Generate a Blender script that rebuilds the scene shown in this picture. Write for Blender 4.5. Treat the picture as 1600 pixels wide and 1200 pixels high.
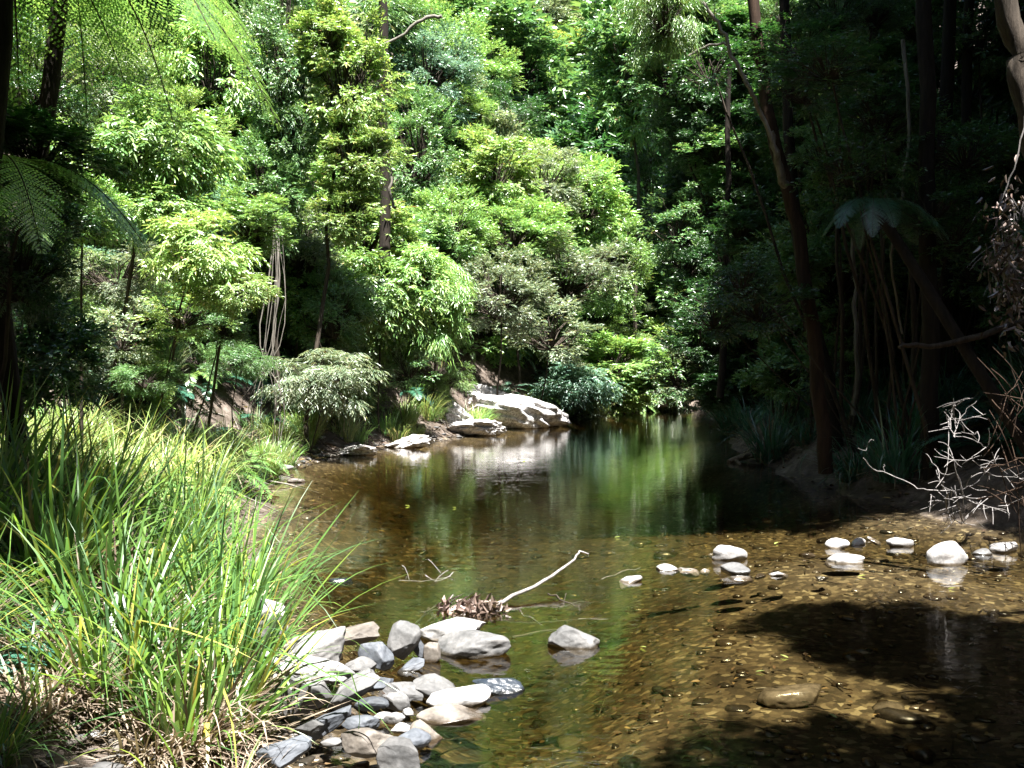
import bpy, math, random
import numpy as np
from mathutils import Vector, noise

# ------------------------------------------------------------------ camera, world, sun, exposure
for o in list(bpy.data.objects):
    bpy.data.objects.remove(o)
SC = bpy.context.scene
COL = SC.collection
CAMZ, PITCH, FPX = 1.5, math.radians(1.46), 1570.0
cam_d = bpy.data.cameras.new('camera')
cam_d.sensor_width = 36.0
cam_d.lens = 36.0 * FPX / 1600.0
cam_d.clip_start = 0.05
cam_d.clip_end = 500
cam = bpy.data.objects.new('camera', cam_d)
COL.objects.link(cam)
cam.location = (0, 0, CAMZ)
cam.rotation_euler = (math.pi / 2 - PITCH, 0, 0)
SC.camera = cam

SUN_TO = Vector((0.14, -0.40, 1.0)).normalized()
elev = math.asin(SUN_TO.z)
azim = math.atan2(SUN_TO.x, SUN_TO.y)
w = bpy.data.worlds.new('World')
SC.world = w
w.use_nodes = True
nt = w.node_tree
bg = nt.nodes['Background']
sky = nt.nodes.new('ShaderNodeTexSky')
sky.sky_type = 'NISHITA'
sky.sun_disc = False
sky.sun_elevation = elev
sky.sun_rotation = azim
nt.links.new(sky.outputs[0], bg.inputs[0])
bg.inputs[1].default_value = 0.05
sun_d = bpy.data.lights.new('sun', 'SUN')
sun_d.energy = 5.0
sun_d.angle = math.radians(0.5)
sun_d.color = (1.0, 0.98, 0.94)
sun = bpy.data.objects.new('sun', sun_d)
COL.objects.link(sun)
sun.rotation_euler = SUN_TO.to_track_quat('Z', 'Y').to_euler()

SC.view_settings.view_transform = 'Standard'
SC.view_settings.look = 'None'
SC.view_settings.exposure = 2.75
SC.view_settings.gamma = 1.0
SC.cycles.max_bounces = 6
SC.cycles.diffuse_bounces = 3
SC.cycles.glossy_bounces = 2
SC.cycles.transmission_bounces = 3
SC.cycles.transparent_max_bounces = 8
SC.cycles.sample_clamp_indirect = 4.0
SC.cycles.use_denoising = True
SC.cycles.caustics_reflective = False
SC.cycles.caustics_refractive = False

# ------------------------------------------------------------------ helpers
def ray(px, py):
    xc, yc = (px - 800) / FPX, (600 - py) / FPX
    return Vector((xc, math.cos(PITCH) + yc * math.sin(PITCH), -math.sin(PITCH) + yc * math.cos(PITCH)))

def at(px, py, Y):
    d = ray(px, py)
    return Vector((0, 0, CAMZ)) + d * (Y / d.y)

def smooth(a, b, x):
    t = np.clip((x - a) / (b - a), 0, 1)
    return t * t * (3 - 2 * t)

LY = np.array([-8, 0, 2.5, 3.7, 4.4, 5.5, 5.9, 7.5, 9.8, 13.5, 16.2, 18.8, 24.3, 30.6, 34])
LX = np.array([0.2, 0.0, -0.62, -0.80, -0.95, -1.3, -1.4, -1.9, -2.35, -3.2, -2.5, -1.2, 1.08, 5.3, 9.0])
RY = np.array([-8, 0, 4, 7, 8.2, 8.9, 9.6, 11.2, 14.5, 18, 24, 29.4, 31, 34])
RX = np.array([7, 7.0, 6.8, 5.9, 5.2, 4.4, 4.0, 3.7, 3.5, 3.9, 4.9, 5.7, 6.1, 9.6])

def gnoise(x, y, s, o=0.0):
    x = x * s + o; y = y * s - o
    return (np.sin(x * 1.3 + 1.7 * np.sin(y * 0.9)) + np.sin(y * 1.7 + 1.3 * np.sin(x * 1.1 + 2)) + 0.6 * np.sin(2.7 * x + 1.9 * y)) / 2.6

def height(x, y):
    x = np.asarray(x, float); y = np.asarray(y, float)
    xl = np.interp(y, LY, LX) + 0.12 * gnoise(x * 0, y, 2.3) * smooth(5, 9, y)
    xr = np.interp(y, RY, RX) + 0.2 * gnoise(x * 0, y, 1.9, 3)
    dl, dr = xl - x, x - xr
    t = np.minimum(-dl, -dr)
    bed = -0.02 - 0.17 * smooth(0, 1.2, t) - 0.05 * gnoise(x, y, 1.1) * smooth(0, 1, t)
    bed -= 0.4 * np.exp(-((x + 0.0) ** 2 / 0.5 + (y - 5.6) ** 2 / 2.4)) * smooth(0, .5, t)
    bed -= 0.42 * np.exp(-((x + 0.3) ** 2 / 2.8 + (y - 8.0) ** 2 / 4.5)) * smooth(0, .6, t)
    bed -= 0.35 * smooth(9.5, 12, y) * smooth(0.5, 2.0, t)
    bed += 0.10 * np.exp(-((x - 2.5) ** 2 / 4 + (y - 7.6) ** 2 / 0.8))
    dk = np.interp(y, [0, 8, 11, 14, 18, 30, 40], [3.6, 3.3, 2.2, 1.2, .7, .9, 1.2])
    L = 0.28 * smooth(0, np.where(y < 6.5, 1.25, .7), dl) + 0.13 * np.maximum(0, dl - 0.4) + 0.95 * np.maximum(0, dl - dk)
    L = np.where(dl > 0, L + 0.09 * gnoise(x, y, 0.9) * smooth(0.3, 2, dl) + 0.02 * gnoise(x, y, 6) * smooth(0, .4, dl), 0)
    R = 0.45 * smooth(0, 0.7, dr) + 0.28 * np.maximum(0, dr - 0.6) + 0.35 * np.maximum(0, dr - 6)
    R = np.where(dr > 0, R + 0.12 * gnoise(x, y, 0.8) * smooth(0.3, 2, dr), 0)
    far = 0.62 * np.maximum(0, y - 33.5) + 0.3 * smooth(31.5, 33.5, y)
    z = np.where(dl > 0, L, np.where(dr > 0, R, bed))
    z = np.where(y > 31.5, np.maximum(z, far), z)
    return np.minimum(z, 38)

def hgt(x, y):
    return float(height(np.array([x]), np.array([y]))[0])

def hit(px, py, zmin=0.0):
    """first point of the ground (or the water at z=0) along the view ray"""
    d = ray(px, py)
    y = 1.5
    while y < 70:
        p = Vector((0, 0, CAMZ)) + d * (y / d.y)
        if p.z <= max(hgt(p.x, p.y), zmin):
            return p
        y += 0.02 if y < 12 else 0.1
    return p

class Geo:
    def __init__(s):
        s.v, s.f, s.m, s.n = [], [], [], 0
    def add(s, V, F, mi=0):
        V = np.asarray(V, float).reshape(-1, 3); F = np.asarray(F, int)
        s.v.append(V); s.f.append(F + s.n); s.m.append(np.full(len(F), mi)); s.n += len(V)
    def mesh(s, name, mats, smooth_=True):
        me = bpy.data.meshes.new(name)
        V = np.concatenate(s.v)
        me.vertices.add(len(V)); me.vertices.foreach_set('co', V.ravel())
        tot = np.concatenate([np.full(len(F), F.shape[1]) for F in s.f])
        idx = np.concatenate([F.ravel() for F in s.f])
        start = np.concatenate([[0], np.cumsum(tot)[:-1]])
        me.loops.add(len(idx)); me.loops.foreach_set('vertex_index', idx.astype(np.int32))
        me.polygons.add(len(tot)); me.polygons.foreach_set('loop_start', start.astype(np.int32))
        me.polygons.foreach_set('material_index', np.concatenate(s.m).astype(np.int32))
        me.polygons.foreach_set('use_smooth', np.full(len(tot), smooth_))
        for m in mats: me.materials.append(m)
        me.update(calc_edges=True)
        return me
    def tube(s, P, R, sides=7, mi=0, wob=0.0, rng=None):
        P = np.array([tuple(p) for p in P], float); n = len(P)
        R = np.broadcast_to(np.asarray(R, float), (n,)).copy()
        T = np.gradient(P, axis=0); T /= np.linalg.norm(T, axis=1)[:, None] + 1e-9
        a = np.array([0.0, 0, 1]) if abs(T[0][2]) < 0.9 else np.array([1.0, 0, 0])
        u = np.cross(T[0], a); u /= np.linalg.norm(u)
        V = []
        ang = np.arange(sides) / sides * 2 * math.pi
        for i in range(n):
            u = u - T[i] * np.dot(u, T[i]); u /= np.linalg.norm(u) + 1e-9
            v = np.cross(T[i], u)
            rr = R[i] * (1 + (rng.uniform(-wob, wob, sides) if wob else 0))
            V.append(P[i] + (np.cos(ang) * rr)[:, None] * u + (np.sin(ang) * rr)[:, None] * v)
        V = np.concatenate(V)
        k = np.arange(sides); k2 = (k + 1) % sides
        F = np.concatenate([np.stack([i * sides + k, i * sides + k2, (i + 1) * sides + k2, (i + 1) * sides + k], 1) for i in range(n - 1)])
        s.add(V, F, mi)
        s.add(np.vstack([V[:sides], V[-sides:]]), np.stack([k[::-1], k + sides]), mi)
    def leaves(s, B, D, N, L, W, mi=0, droop=0.12, fold=0.15):
        B = np.asarray(B, float); n = len(B)
        D = D / (np.linalg.norm(D, axis=1)[:, None] + 1e-9)
        N = N - D * np.sum(N * D, 1)[:, None]; N /= np.linalg.norm(N, axis=1)[:, None] + 1e-9
        S = np.cross(D, N)
        L = np.broadcast_to(L, (n,))[:, None]; W = np.broadcast_to(W, (n,))[:, None]
        c1 = B + D * L * 0.3; c2 = B + D * L * 0.68 - N * L * droop * 0.4
        tip = B + D * L - N * L * droop
        up = N * W * fold
        V = np.stack([B, c1 + S * W * .5 + up, c2 + S * W * .38 + up, tip, c2 - S * W * .38 + up, c1 - S * W * .5 + up], 1)
        i = np.arange(n)[:, None] * 6
        F = np.concatenate([i + np.array([[0, 1, 2, 3]]), i + np.array([[0, 3, 4, 5]])], 1).reshape(-1, 4)
        s.add(V.reshape(-1, 3), F, mi)
    def kites(s, B, D, N, L, W, mi=0):
        n = len(B)
        D = D / (np.linalg.norm(D, axis=1)[:, None] + 1e-9)
        N = N - D * np.sum(N * D, 1)[:, None]; N /= np.linalg.norm(N, axis=1)[:, None] + 1e-9
        S = np.cross(D, N)
        L = np.broadcast_to(L, (n,))[:, None]; W = np.broadcast_to(W, (n,))[:, None]
        V = np.stack([B, B + D * L * .45 + S * W * .5, B + D * L, B + D * L * .45 - S * W * .5], 1)
        F = np.arange(n)[:, None] * 4 + np.array([[0, 1, 2, 3]])
        s.add(V.reshape(-1, 3), F, mi)
    def blades(s, B, az, L, W, th0, th1, n=8, mi=0, tw=0.0, p=1.6):
        """grass blades: arrays; th0 start angle from vertical, th1 extra bend at the tip"""
        N = len(B); ss = (np.arange(n) + .5) / n
        th = th0[:, None] + th1[:, None] * ss[None] ** p
        kr = np.modf(np.abs(np.sin(az * 91.7)) * 47.3)[0]; kp = np.modf(np.abs(np.sin(az * 37.1)) * 31.9)[0] * .5 + .35
        th = th + np.where(kr < .22, .7 + 4 * kr, 0)[:, None] * (ss[None] > kp[:, None])
        az2 = az[:, None] + tw * ss[None] * np.sin(az * 7)[:, None]
        st = (L / n)[:, None]
        dx, dy, dz = np.sin(th) * np.cos(az2) * st, np.sin(th) * np.sin(az2) * st, np.cos(th) * st
        Z = np.zeros((N, 1))
        X = np.concatenate([Z, np.cumsum(dx, 1)], 1) + B[:, 0:1]
        Y = np.concatenate([Z, np.cumsum(dy, 1)], 1) + B[:, 1:2]
        Zz = np.concatenate([Z, np.cumsum(dz, 1)], 1) + B[:, 2:3]
        C = np.stack([X, Y, Zz], 2)
        t = np.arange(n + 1) / n
        wp = W[:, None] * 0.5 * np.clip(1.02 - t ** 2.6, 0.03, 1) * (0.6 + 0.4 * smooth(0, .3, t))
        sa = az + math.pi / 2 + np.sin(az * 13) * 0.8
        S = np.stack([np.cos(sa), np.sin(sa), np.zeros(N)], 1)[:, None, :] * wp[:, :, None]
        V = np.stack([C - S, C + S], 2).reshape(-1, 3)
        base = (np.arange(N) * (n + 1) * 2)[:, None]
        k = np.arange(n) * 2
        F = np.stack([base + k, base + k + 1, base + k + 3, base + k + 2], 2).reshape(-1, 4)
        s.add(V, F, mi)

def tag(o, label=None, cat=None, group=None, kind=None):
    if label: o['label'] = label
    if cat: o['category'] = cat
    if group: o['group'] = group
    if kind: o['kind'] = kind
    return o
def ob(name, me, parent=None, loc=None):
    o = bpy.data.objects.new(name, me); COL.objects.link(o)
    if parent: o.parent = parent
    if loc is not None: o.location = loc
    return o
def root(name, loc, label, cat, group=None):
    return tag(ob(name, None, loc=loc), label, cat, group)
def setmat(o, i, m):
    o.material_slots[i].link = 'OBJECT'; o.material_slots[i].material = m

# ------------------------------------------------------------------ materials
def base_mat(name):
    m = bpy.data.materials.new(name); m.use_nodes = True
    t = m.node_tree
    return m, t, t.nodes, t.links, t.nodes['Principled BSDF']
def ramp(N, stops, interp='LINEAR'):
    r = N.new('ShaderNodeValToRGB'); r.color_ramp.interpolation = interp
    e = r.color_ramp.elements
    while len(e) < len(stops): e.new(0.5)
    for k, (p, c) in zip(e, stops): k.position = p; k.color = (*c, 1)
    return r

def leaf_mat(name, stops, trans=0.28, rough=0.34, spec=0.9, tboost=1.6):
    m, t, N, L, P = base_mat(name)
    g = N.new('ShaderNodeNewGeometry')
    r = ramp(N, stops)
    L.new(g.outputs['Random Per Island'], r.inputs[0])
    tc = N.new('ShaderNodeTexCoord'); nz = N.new('ShaderNodeTexNoise'); nz.inputs['Scale'].default_value = 1.3
    L.new(tc.outputs['Object'], nz.inputs['Vector'])
    hs = N.new('ShaderNodeHueSaturation')
    mr = N.new('ShaderNodeMapRange'); mr.inputs['From Min'].default_value = .3; mr.inputs['From Max'].default_value = .7
    mr.inputs['To Min'].default_value = 0.478; mr.inputs['To Max'].default_value = 0.515
    L.new(nz.outputs['Fac'], mr.inputs['Value']); L.new(mr.outputs[0], hs.inputs['Hue'])
    oi = N.new('ShaderNodeObjectInfo')
    mv = N.new('ShaderNodeMapRange'); mv.inputs['To Min'].default_value = 0.8; mv.inputs['To Max'].default_value = 1.2
    L.new(oi.outputs['Random'], mv.inputs['Value']); L.new(mv.outputs[0], hs.inputs['Value'])
    L.new(r.outputs[0], hs.inputs['Color'])
    L.new(hs.outputs[0], P.inputs['Base Color'])
    P.inputs['Roughness'].default_value = rough
    P.inputs['Specular IOR Level'].default_value = spec
    tr = N.new('ShaderNodeBsdfTranslucent')
    mu = N.new('ShaderNodeMix'); mu.data_type = 'RGBA'; mu.blend_type = 'MULTIPLY'; mu.inputs[0].default_value = 1
    mu.inputs['B'].default_value = (tboost * 1.05, tboost, tboost * .6, 1)
    L.new(hs.outputs[0], mu.inputs['A']); L.new(mu.outputs['Result'], tr.inputs['Color'])
    mx = N.new('ShaderNodeMixShader'); mx.inputs[0].default_value = trans
    L.new(P.outputs[0], mx.inputs[1]); L.new(tr.outputs[0], mx.inputs[2])
    L.new(mx.outputs[0], N['Material Output'].inputs[0])
    return m

LM = {
 'yellow': leaf_mat('leaf_yellow_green', [(0, (.13, .235, .06)), (.5, (.19, .31, .09)), (.9, (.27, .37, .12)), (.975, (.36, .36, .12)), (1, (.2, .12, .05))]),
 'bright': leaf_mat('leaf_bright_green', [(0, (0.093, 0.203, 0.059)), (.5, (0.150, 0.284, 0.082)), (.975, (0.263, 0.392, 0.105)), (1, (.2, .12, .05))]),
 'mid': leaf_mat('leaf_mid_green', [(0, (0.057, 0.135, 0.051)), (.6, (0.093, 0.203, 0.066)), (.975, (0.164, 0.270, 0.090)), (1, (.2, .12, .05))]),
 'dark': leaf_mat('leaf_dark_shaded', [(0, (.014, .05, .014)), (.6, (.025, .08, .02)), (1, (.05, .12, .03))], .3),  # dark green leaves; forest shade is partly put into this colour
 'blue': leaf_mat('leaf_blue_green', [(0, (0.079, 0.176, 0.121)), (.6, (0.135, 0.257, 0.183)), (.975, (0.221, 0.338, 0.245)), (1, (.2, .12, .05))], .3, .35),
 'grey': leaf_mat('leaf_grey_green', [(0, (0.093, 0.149, 0.090)), (.6, (0.178, 0.230, 0.136)), (.975, (0.292, 0.324, 0.214)), (1, (.2, .12, .05))], .3, .32, .8),
 'gold': leaf_mat('leaf_gold', [(0, (.14, .22, .05)), (.6, (.24, .30, .08)), (1, (.38, .34, .1))], .4),
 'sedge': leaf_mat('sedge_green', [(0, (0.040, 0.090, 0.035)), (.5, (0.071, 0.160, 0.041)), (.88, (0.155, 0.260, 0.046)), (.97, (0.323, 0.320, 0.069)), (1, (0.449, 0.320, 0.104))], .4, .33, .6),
 'sedge_lit': leaf_mat('sedge_sunlit_pale', [(0, (0.134, 0.220, 0.069)), (.6, (0.218, 0.310, 0.104)), (.9, (0.355, 0.380, 0.173)), (1, (0.481, 0.380, 0.242))], .4, .35, .6),  # paler copy of the sedge green, with sunlight put into the colour
 'straw': leaf_mat('straw', [(0, (.09, .065, .045)), (.5, (.2, .155, .11)), (1, (.34, .28, .21))], .2, .6, .3, 1.1),
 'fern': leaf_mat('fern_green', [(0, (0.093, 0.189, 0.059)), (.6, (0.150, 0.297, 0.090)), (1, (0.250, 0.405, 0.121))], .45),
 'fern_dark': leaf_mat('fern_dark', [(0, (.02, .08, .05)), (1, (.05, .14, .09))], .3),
 'dead': leaf_mat('dead_leaf', [(0, (.035, .022, .014)), (.5, (.08, .05, .03)), (.85, (.15, .10, .055)), (.96, (.24, .17, .08)), (1, (.36, .29, .09))], .15, .5, .4, 1.0),
 'dead_pink': leaf_mat('dead_leaf_pale', [(0, (.06, .04, .03)), (.6, (.15, .11, .09)), (1, (.3, .24, .21))], .15, .4, .5, 1.0),
}

def bark_mat(name, c1, c2, scale=6, stretch=0.12, rough=.85):
    m, t, N, L, P = base_mat(name)
    tc = N.new('ShaderNodeTexCoord'); mp = N.new('ShaderNodeMapping'); mp.inputs['Scale'].default_value = (1, 1, stretch)
    L.new(tc.outputs['Object'], mp.inputs[0])
    nz = N.new('ShaderNodeTexNoise'); nz.inputs['Scale'].default_value = scale * 4; nz.inputs['Detail'].default_value = 7; nz.inputs['Roughness'].default_value = .7
    L.new(mp.outputs[0], nz.inputs['Vector'])
    r = ramp(N, [(.3, c1), (.7, c2)]); L.new(nz.outputs['Fac'], r.inputs[0])
    L.new(r.outputs[0], P.inputs['Base Color']); P.inputs['Roughness'].default_value = rough; P.inputs['Specular IOR Level'].default_value = .15
    b = N.new('ShaderNodeBump'); b.inputs['Strength'].default_value = .9; b.inputs['Distance'].default_value = .02
    L.new(nz.outputs['Fac'], b.inputs['Height']); L.new(b.outputs[0], P.inputs['Normal'])
    return m
BARK = bark_mat('bark_brown', (.016, .013, .01), (.07, .055, .042))
BARKD = bark_mat('bark_dark_shaded', (.005, .004, .003), (.024, .018, .013))  # near-black copy of the bark; shade on the trunks is in the colour
BARKP = bark_mat('bark_pale', (.07, .062, .05), (.22, .2, .17))
VINE = bark_mat('bark_vine', (.04, .036, .03), (.14, .125, .105))
BARKR = bark_mat('bark_red', (.010, .006, .004), (.05, .03, .019), 4)
BLEACH = bark_mat('bleached_wood', (.08, .072, .068), (.27, .25, .24), 5)
LOGM = bark_mat('mossy_log', (.05, .045, .03), (.22, .17, .11), 5, 1)

def rock_mat(name, c1, c2, c3, wet=True, rough=.75, crack=False):
    m, t, N, L, P = base_mat(name)
    tc = N.new('ShaderNodeTexCoord'); g = N.new('ShaderNodeNewGeometry'); oi = N.new('ShaderNodeObjectInfo')
    ad = N.new('ShaderNodeVectorMath'); ad.operation = 'ADD'
    mu = N.new('ShaderNodeVectorMath'); mu.operation = 'SCALE'; mu.inputs['Scale'].default_value = 13
    cx = N.new('ShaderNodeCombineXYZ')
    for k in range(3): L.new(oi.outputs['Random'], cx.inputs[k])
    L.new(cx.outputs[0], mu.inputs[0]); L.new(tc.outputs['Object'], ad.inputs[0]); L.new(mu.outputs[0], ad.inputs[1])
    n1 = N.new('ShaderNodeTexNoise'); n1.inputs['Scale'].default_value = 9; n1.inputs['Detail'].default_value = 8; n1.inputs['Roughness'].default_value = .65
    n2 = N.new('ShaderNodeTexNoise'); n2.inputs['Scale'].default_value = 60; n2.inputs['Detail'].default_value = 4
    L.new(ad.outputs[0], n1.inputs['Vector']); L.new(ad.outputs[0], n2.inputs['Vector'])
    r = ramp(N, [(.32, c1), (.5, c2), (.68, c3)]); L.new(n1.outputs['Fac'], r.inputs[0])
    m2 = N.new('ShaderNodeMix'); m2.data_type = 'RGBA'; m2.blend_type = 'OVERLAY'; m2.inputs[0].default_value = .45
    L.new(r.outputs[0], m2.inputs['A']); L.new(n2.outputs['Fac'], m2.inputs['B'])
    if crack:
        vo = N.new('ShaderNodeTexVoronoi'); vo.feature = 'DISTANCE_TO_EDGE'; vo.inputs['Scale'].default_value = 3.2
        wv = N.new('ShaderNodeVectorMath'); wv.operation = 'ADD'; L.new(ad.outputs[0], wv.inputs[0]); L.new(n1.outputs['Color'], wv.inputs[1]); L.new(wv.outputs[0], vo.inputs['Vector'])
        cr_ = ramp(N, [(0, (.12, .1, .08)), (.05, (.6, .58, .55)), (.12, (1, 1, 1))]); L.new(vo.outputs['Distance'], cr_.inputs[0])
        m5 = N.new('ShaderNodeMix'); m5.data_type = 'RGBA'; m5.blend_type = 'MULTIPLY'; m5.inputs[0].default_value = 1
        L.new(m2.outputs['Result'], m5.inputs['A']); L.new(cr_.outputs[0], m5.inputs['B']); m2 = m5
    hs = N.new('ShaderNodeHueSaturation'); mv = N.new('ShaderNodeMapRange'); mv.inputs['To Min'].default_value = .7; mv.inputs['To Max'].default_value = 1.15
    L.new(oi.outputs['Random'], mv.inputs['Value']); L.new(mv.outputs[0], hs.inputs['Value']); L.new(m2.outputs['Result'], hs.inputs['Color'])
    out = hs.outputs[0]
    P.inputs['Roughness'].default_value = rough
    if wet:
        sx = N.new('ShaderNodeSeparateXYZ'); L.new(g.outputs['Position'], sx.inputs[0])
        wz = N.new('ShaderNodeMath'); wz.operation = 'ADD'
        nm = N.new('ShaderNodeMath'); nm.operation = 'MULTIPLY'; nm.inputs[1].default_value = .03
        L.new(n1.outputs['Fac'], nm.inputs[0]); L.new(sx.outputs['Z'], wz.inputs[0]); L.new(nm.outputs[0], wz.inputs[1])
        mr = N.new('ShaderNodeMapRange'); mr.inputs['From Min'].default_value = .022; mr.inputs['From Max'].default_value = .034
        L.new(wz.outputs[0], mr.inputs['Value'])
        m3 = N.new('ShaderNodeMix'); m3.data_type = 'RGBA'
        mm = N.new('ShaderNodeMix'); mm.data_type = 'RGBA'; mm.blend_type = 'MULTIPLY'; mm.inputs[0].default_value = 1; mm.inputs['B'].default_value = (.42, .36, .28, 1)
        L.new(out, mm.inputs['A']); L.new(mm.outputs['Result'], m3.inputs['A']); L.new(out, m3.inputs['B']); L.new(mr.outputs[0], m3.inputs[0])
        out = m3.outputs['Result']
        m4 = N.new('ShaderNodeMapRange'); m4.inputs['To Min'].default_value = .2; m4.inputs['To Max'].default_value = rough
        L.new(mr.outputs[0], m4.inputs['Value']); L.new(m4.outputs[0], P.inputs['Roughness'])
    L.new(out, P.inputs['Base Color'])
    b = N.new('ShaderNodeBump'); b.inputs['Strength'].default_value = .55; b.inputs['Distance'].default_value = .012
    L.new(n1.outputs['Fac'], b.inputs['Height'])
    b2 = N.new('ShaderNodeBump'); b2.inputs['Strength'].default_value = .4; b2.inputs['Distance'].default_value = .002
    L.new(n2.outputs['Fac'], b2.inputs['Height']); L.new(b.outputs[0], b2.inputs['Normal']); L.new(b2.outputs[0], P.inputs['Normal'])
    return m
RM = {
 'white': rock_mat('rock_white_sunlit', (.32, .31, .30), (.5, .48, .47), (.62, .6, .58), crack=True),  # extra pale rock, sun glare put into the colour; cracks are its own
 'pale': rock_mat('stone_pale', (.11, .105, .10), (.22, .21, .205), (.34, .325, .315)),
 'grey': rock_mat('stone_grey', (.036, .036, .036), (.066, .064, .063), (.12, .114, .11)),
 'blue': rock_mat('stone_blue_grey', (.032, .036, .043), (.058, .064, .075), (.10, .105, .118)),
 'brown': rock_mat('stone_brown', (.05, .041, .033), (.095, .08, .066), (.16, .14, .12)),
 'wet': rock_mat('stone_wet_dark', (.01, .013, .018), (.018, .023, .03), (.03, .036, .045), rough=.25),
}

def ground_mat():
    m, t, N, L, P = base_mat('forest_floor_and_bed')
    g = N.new('ShaderNodeNewGeometry')
    n1 = N.new('ShaderNodeTexNoise'); n1.inputs['Scale'].default_value = 5; n1.inputs['Detail'].default_value = 9; n1.inputs['Roughness'].default_value = .7
    L.new(g.outputs['Position'], n1.inputs['Vector'])
    soil = ramp(N, [(.3, (.02, .015, .011)), (.5, (.06, .046, .036)), (.72, (.17, .14, .12))]); L.new(n1.outputs['Fac'], soil.inputs[0])
    mp = N.new('ShaderNodeMapping'); mp.inputs['Scale'].default_value = (1, 1, 1); L.new(g.outputs['Position'], mp.inputs[0])
    v = N.new('ShaderNodeTexVoronoi'); v.inputs['Scale'].default_value = 26; v.inputs['Randomness'].default_value = 1
    L.new(mp.outputs[0], v.inputs['Vector'])
    sc = N.new('ShaderNodeSeparateColor'); L.new(v.outputs['Color'], sc.inputs[0])
    bedc = ramp(N, [(0, (.04, .032, .02)), (.35, (.06, .046, .03)), (.7, (.095, .073, .045)), (.92, (.15, .12, .075)), (1, (.27, .23, .15))]); L.new(sc.outputs[0], bedc.inputs[0])
    mul = N.new('ShaderNodeMix'); mul.data_type = 'RGBA'; mul.blend_type = 'MULTIPLY'; mul.inputs[0].default_value = .7
    r2 = ramp(N, [(.36, (.3, .27, .25)), (.5, (.8, .78, .75)), (.66, (1.0, 1.0, 1.0))])
    n2 = N.new('ShaderNodeTexNoise'); n2.inputs['Scale'].default_value = 1.7; n2.inputs['Detail'].default_value = 6; L.new(g.outputs['Position'], n2.inputs['Vector'])
    L.new(n2.outputs['Fac'], r2.inputs[0]); L.new(bedc.outputs[0], mul.inputs['A']); L.new(r2.outputs[0], mul.inputs['B'])
    sx = N.new('ShaderNodeSeparateXYZ'); L.new(g.outputs['Position'], sx.inputs[0])
    mr = N.new('ShaderNodeMapRange'); mr.inputs['From Min'].default_value = -.02; mr.inputs['From Max'].default_value = .03
    L.new(sx.outputs['Z'], mr.inputs['Value'])
    mx = N.new('ShaderNodeMix'); mx.data_type = 'RGBA'
    L.new(mr.outputs[0], mx.inputs[0]); L.new(mul.outputs['Result'], mx.inputs['A']); L.new(soil.outputs[0], mx.inputs['B'])
    L.new(mx.outputs['Result'], P.inputs['Base Color']); P.inputs['Roughness'].default_value = .85
    P.inputs['Specular IOR Level'].default_value = .2
    b = N.new('ShaderNodeBump'); b.inputs['Strength'].default_value = .8; b.inputs['Distance'].default_value = .04
    L.new(n1.outputs['Fac'], b.inputs['Height'])
    b2 = N.new('ShaderNodeBump'); b2.inputs['Strength'].default_value = .35; b2.inputs['Distance'].default_value = .006; b2.invert = True
    L.new(v.outputs['Distance'], b2.inputs['Height']); L.new(b.outputs[0], b2.inputs['Normal']); L.new(b2.outputs[0], P.inputs['Normal'])
    return m
GROUND = ground_mat()

def water_mat():
    m, t, N, L, P = base_mat('creek_water')
    N.remove(P)
    g = N.new('ShaderNodeNewGeometry')
    mp = N.new('ShaderNodeMapping'); mp.inputs['Scale'].default_value = (.55, 1.25, 1); L.new(g.outputs['Position'], mp.inputs[0])
    n1 = N.new('ShaderNodeTexNoise'); n1.inputs['Scale'].default_value = 7; n1.inputs['Detail'].default_value = 3; n1.inputs['Distortion'].default_value = .4
    n2 = N.new('ShaderNodeTexNoise'); n2.inputs['Scale'].default_value = 34; n2.inputs['Detail'].default_value = 2
    n3 = N.new('ShaderNodeTexNoise'); n3.inputs['Scale'].default_value = .9; n3.inputs['Detail'].default_value = 2
    for n in (n1, n2, n3): L.new(mp.outputs[0], n.inputs['Vector'])
    b1 = N.new('ShaderNodeBump'); b1.inputs['Strength'].default_value = 1; b1.inputs['Distance'].default_value = .0024
    b2 = N.new('ShaderNodeBump'); b2.inputs['Distance'].default_value = .0008
    r = N.new('ShaderNodeMapRange'); r.inputs['From Min'].default_value = .4; r.inputs['From Max'].default_value = .65; r.inputs['To Min'].default_value = .35; r.inputs['To Max'].default_value = 1
    L.new(n3.outputs['Fac'], r.inputs['Value']); L.new(r.outputs[0], b2.inputs['Strength'])
    L.new(n1.outputs['Fac'], b1.inputs['Height']); L.new(n2.outputs['Fac'], b2.inputs['Height']); L.new(b1.outputs[0], b2.inputs['Normal'])
    tr = N.new('ShaderNodeBsdfTransparent'); tr.inputs[0].default_value = (.97, .95, .90, 1)
    gl = N.new('ShaderNodeBsdfGlossy'); gl.inputs['Roughness'].default_value = .02; gl.inputs['Color'].default_value = (1, 1, 1, 1)
    fr = N.new('ShaderNodeFresnel'); fr.inputs['IOR'].default_value = 1.48
    L.new(b2.outputs[0], gl.inputs['Normal']); L.new(b2.outputs[0], fr.inputs['Normal'])
    mx = N.new('ShaderNodeMixShader'); L.new(fr.outputs[0], mx.inputs[0]); L.new(tr.outputs[0], mx.inputs[1]); L.new(gl.outputs[0], mx.inputs[2])
    L.new(mx.outputs[0], N['Material Output'].inputs[0])
    va = N.new('ShaderNodeVolumeAbsorption'); va.inputs['Color'].default_value = (.61, .56, .33, 1); va.inputs['Density'].default_value = 1.9
    L.new(va.outputs[0], N['Material Output'].inputs['Volume'])
    return m
WATER = water_mat()

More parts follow.
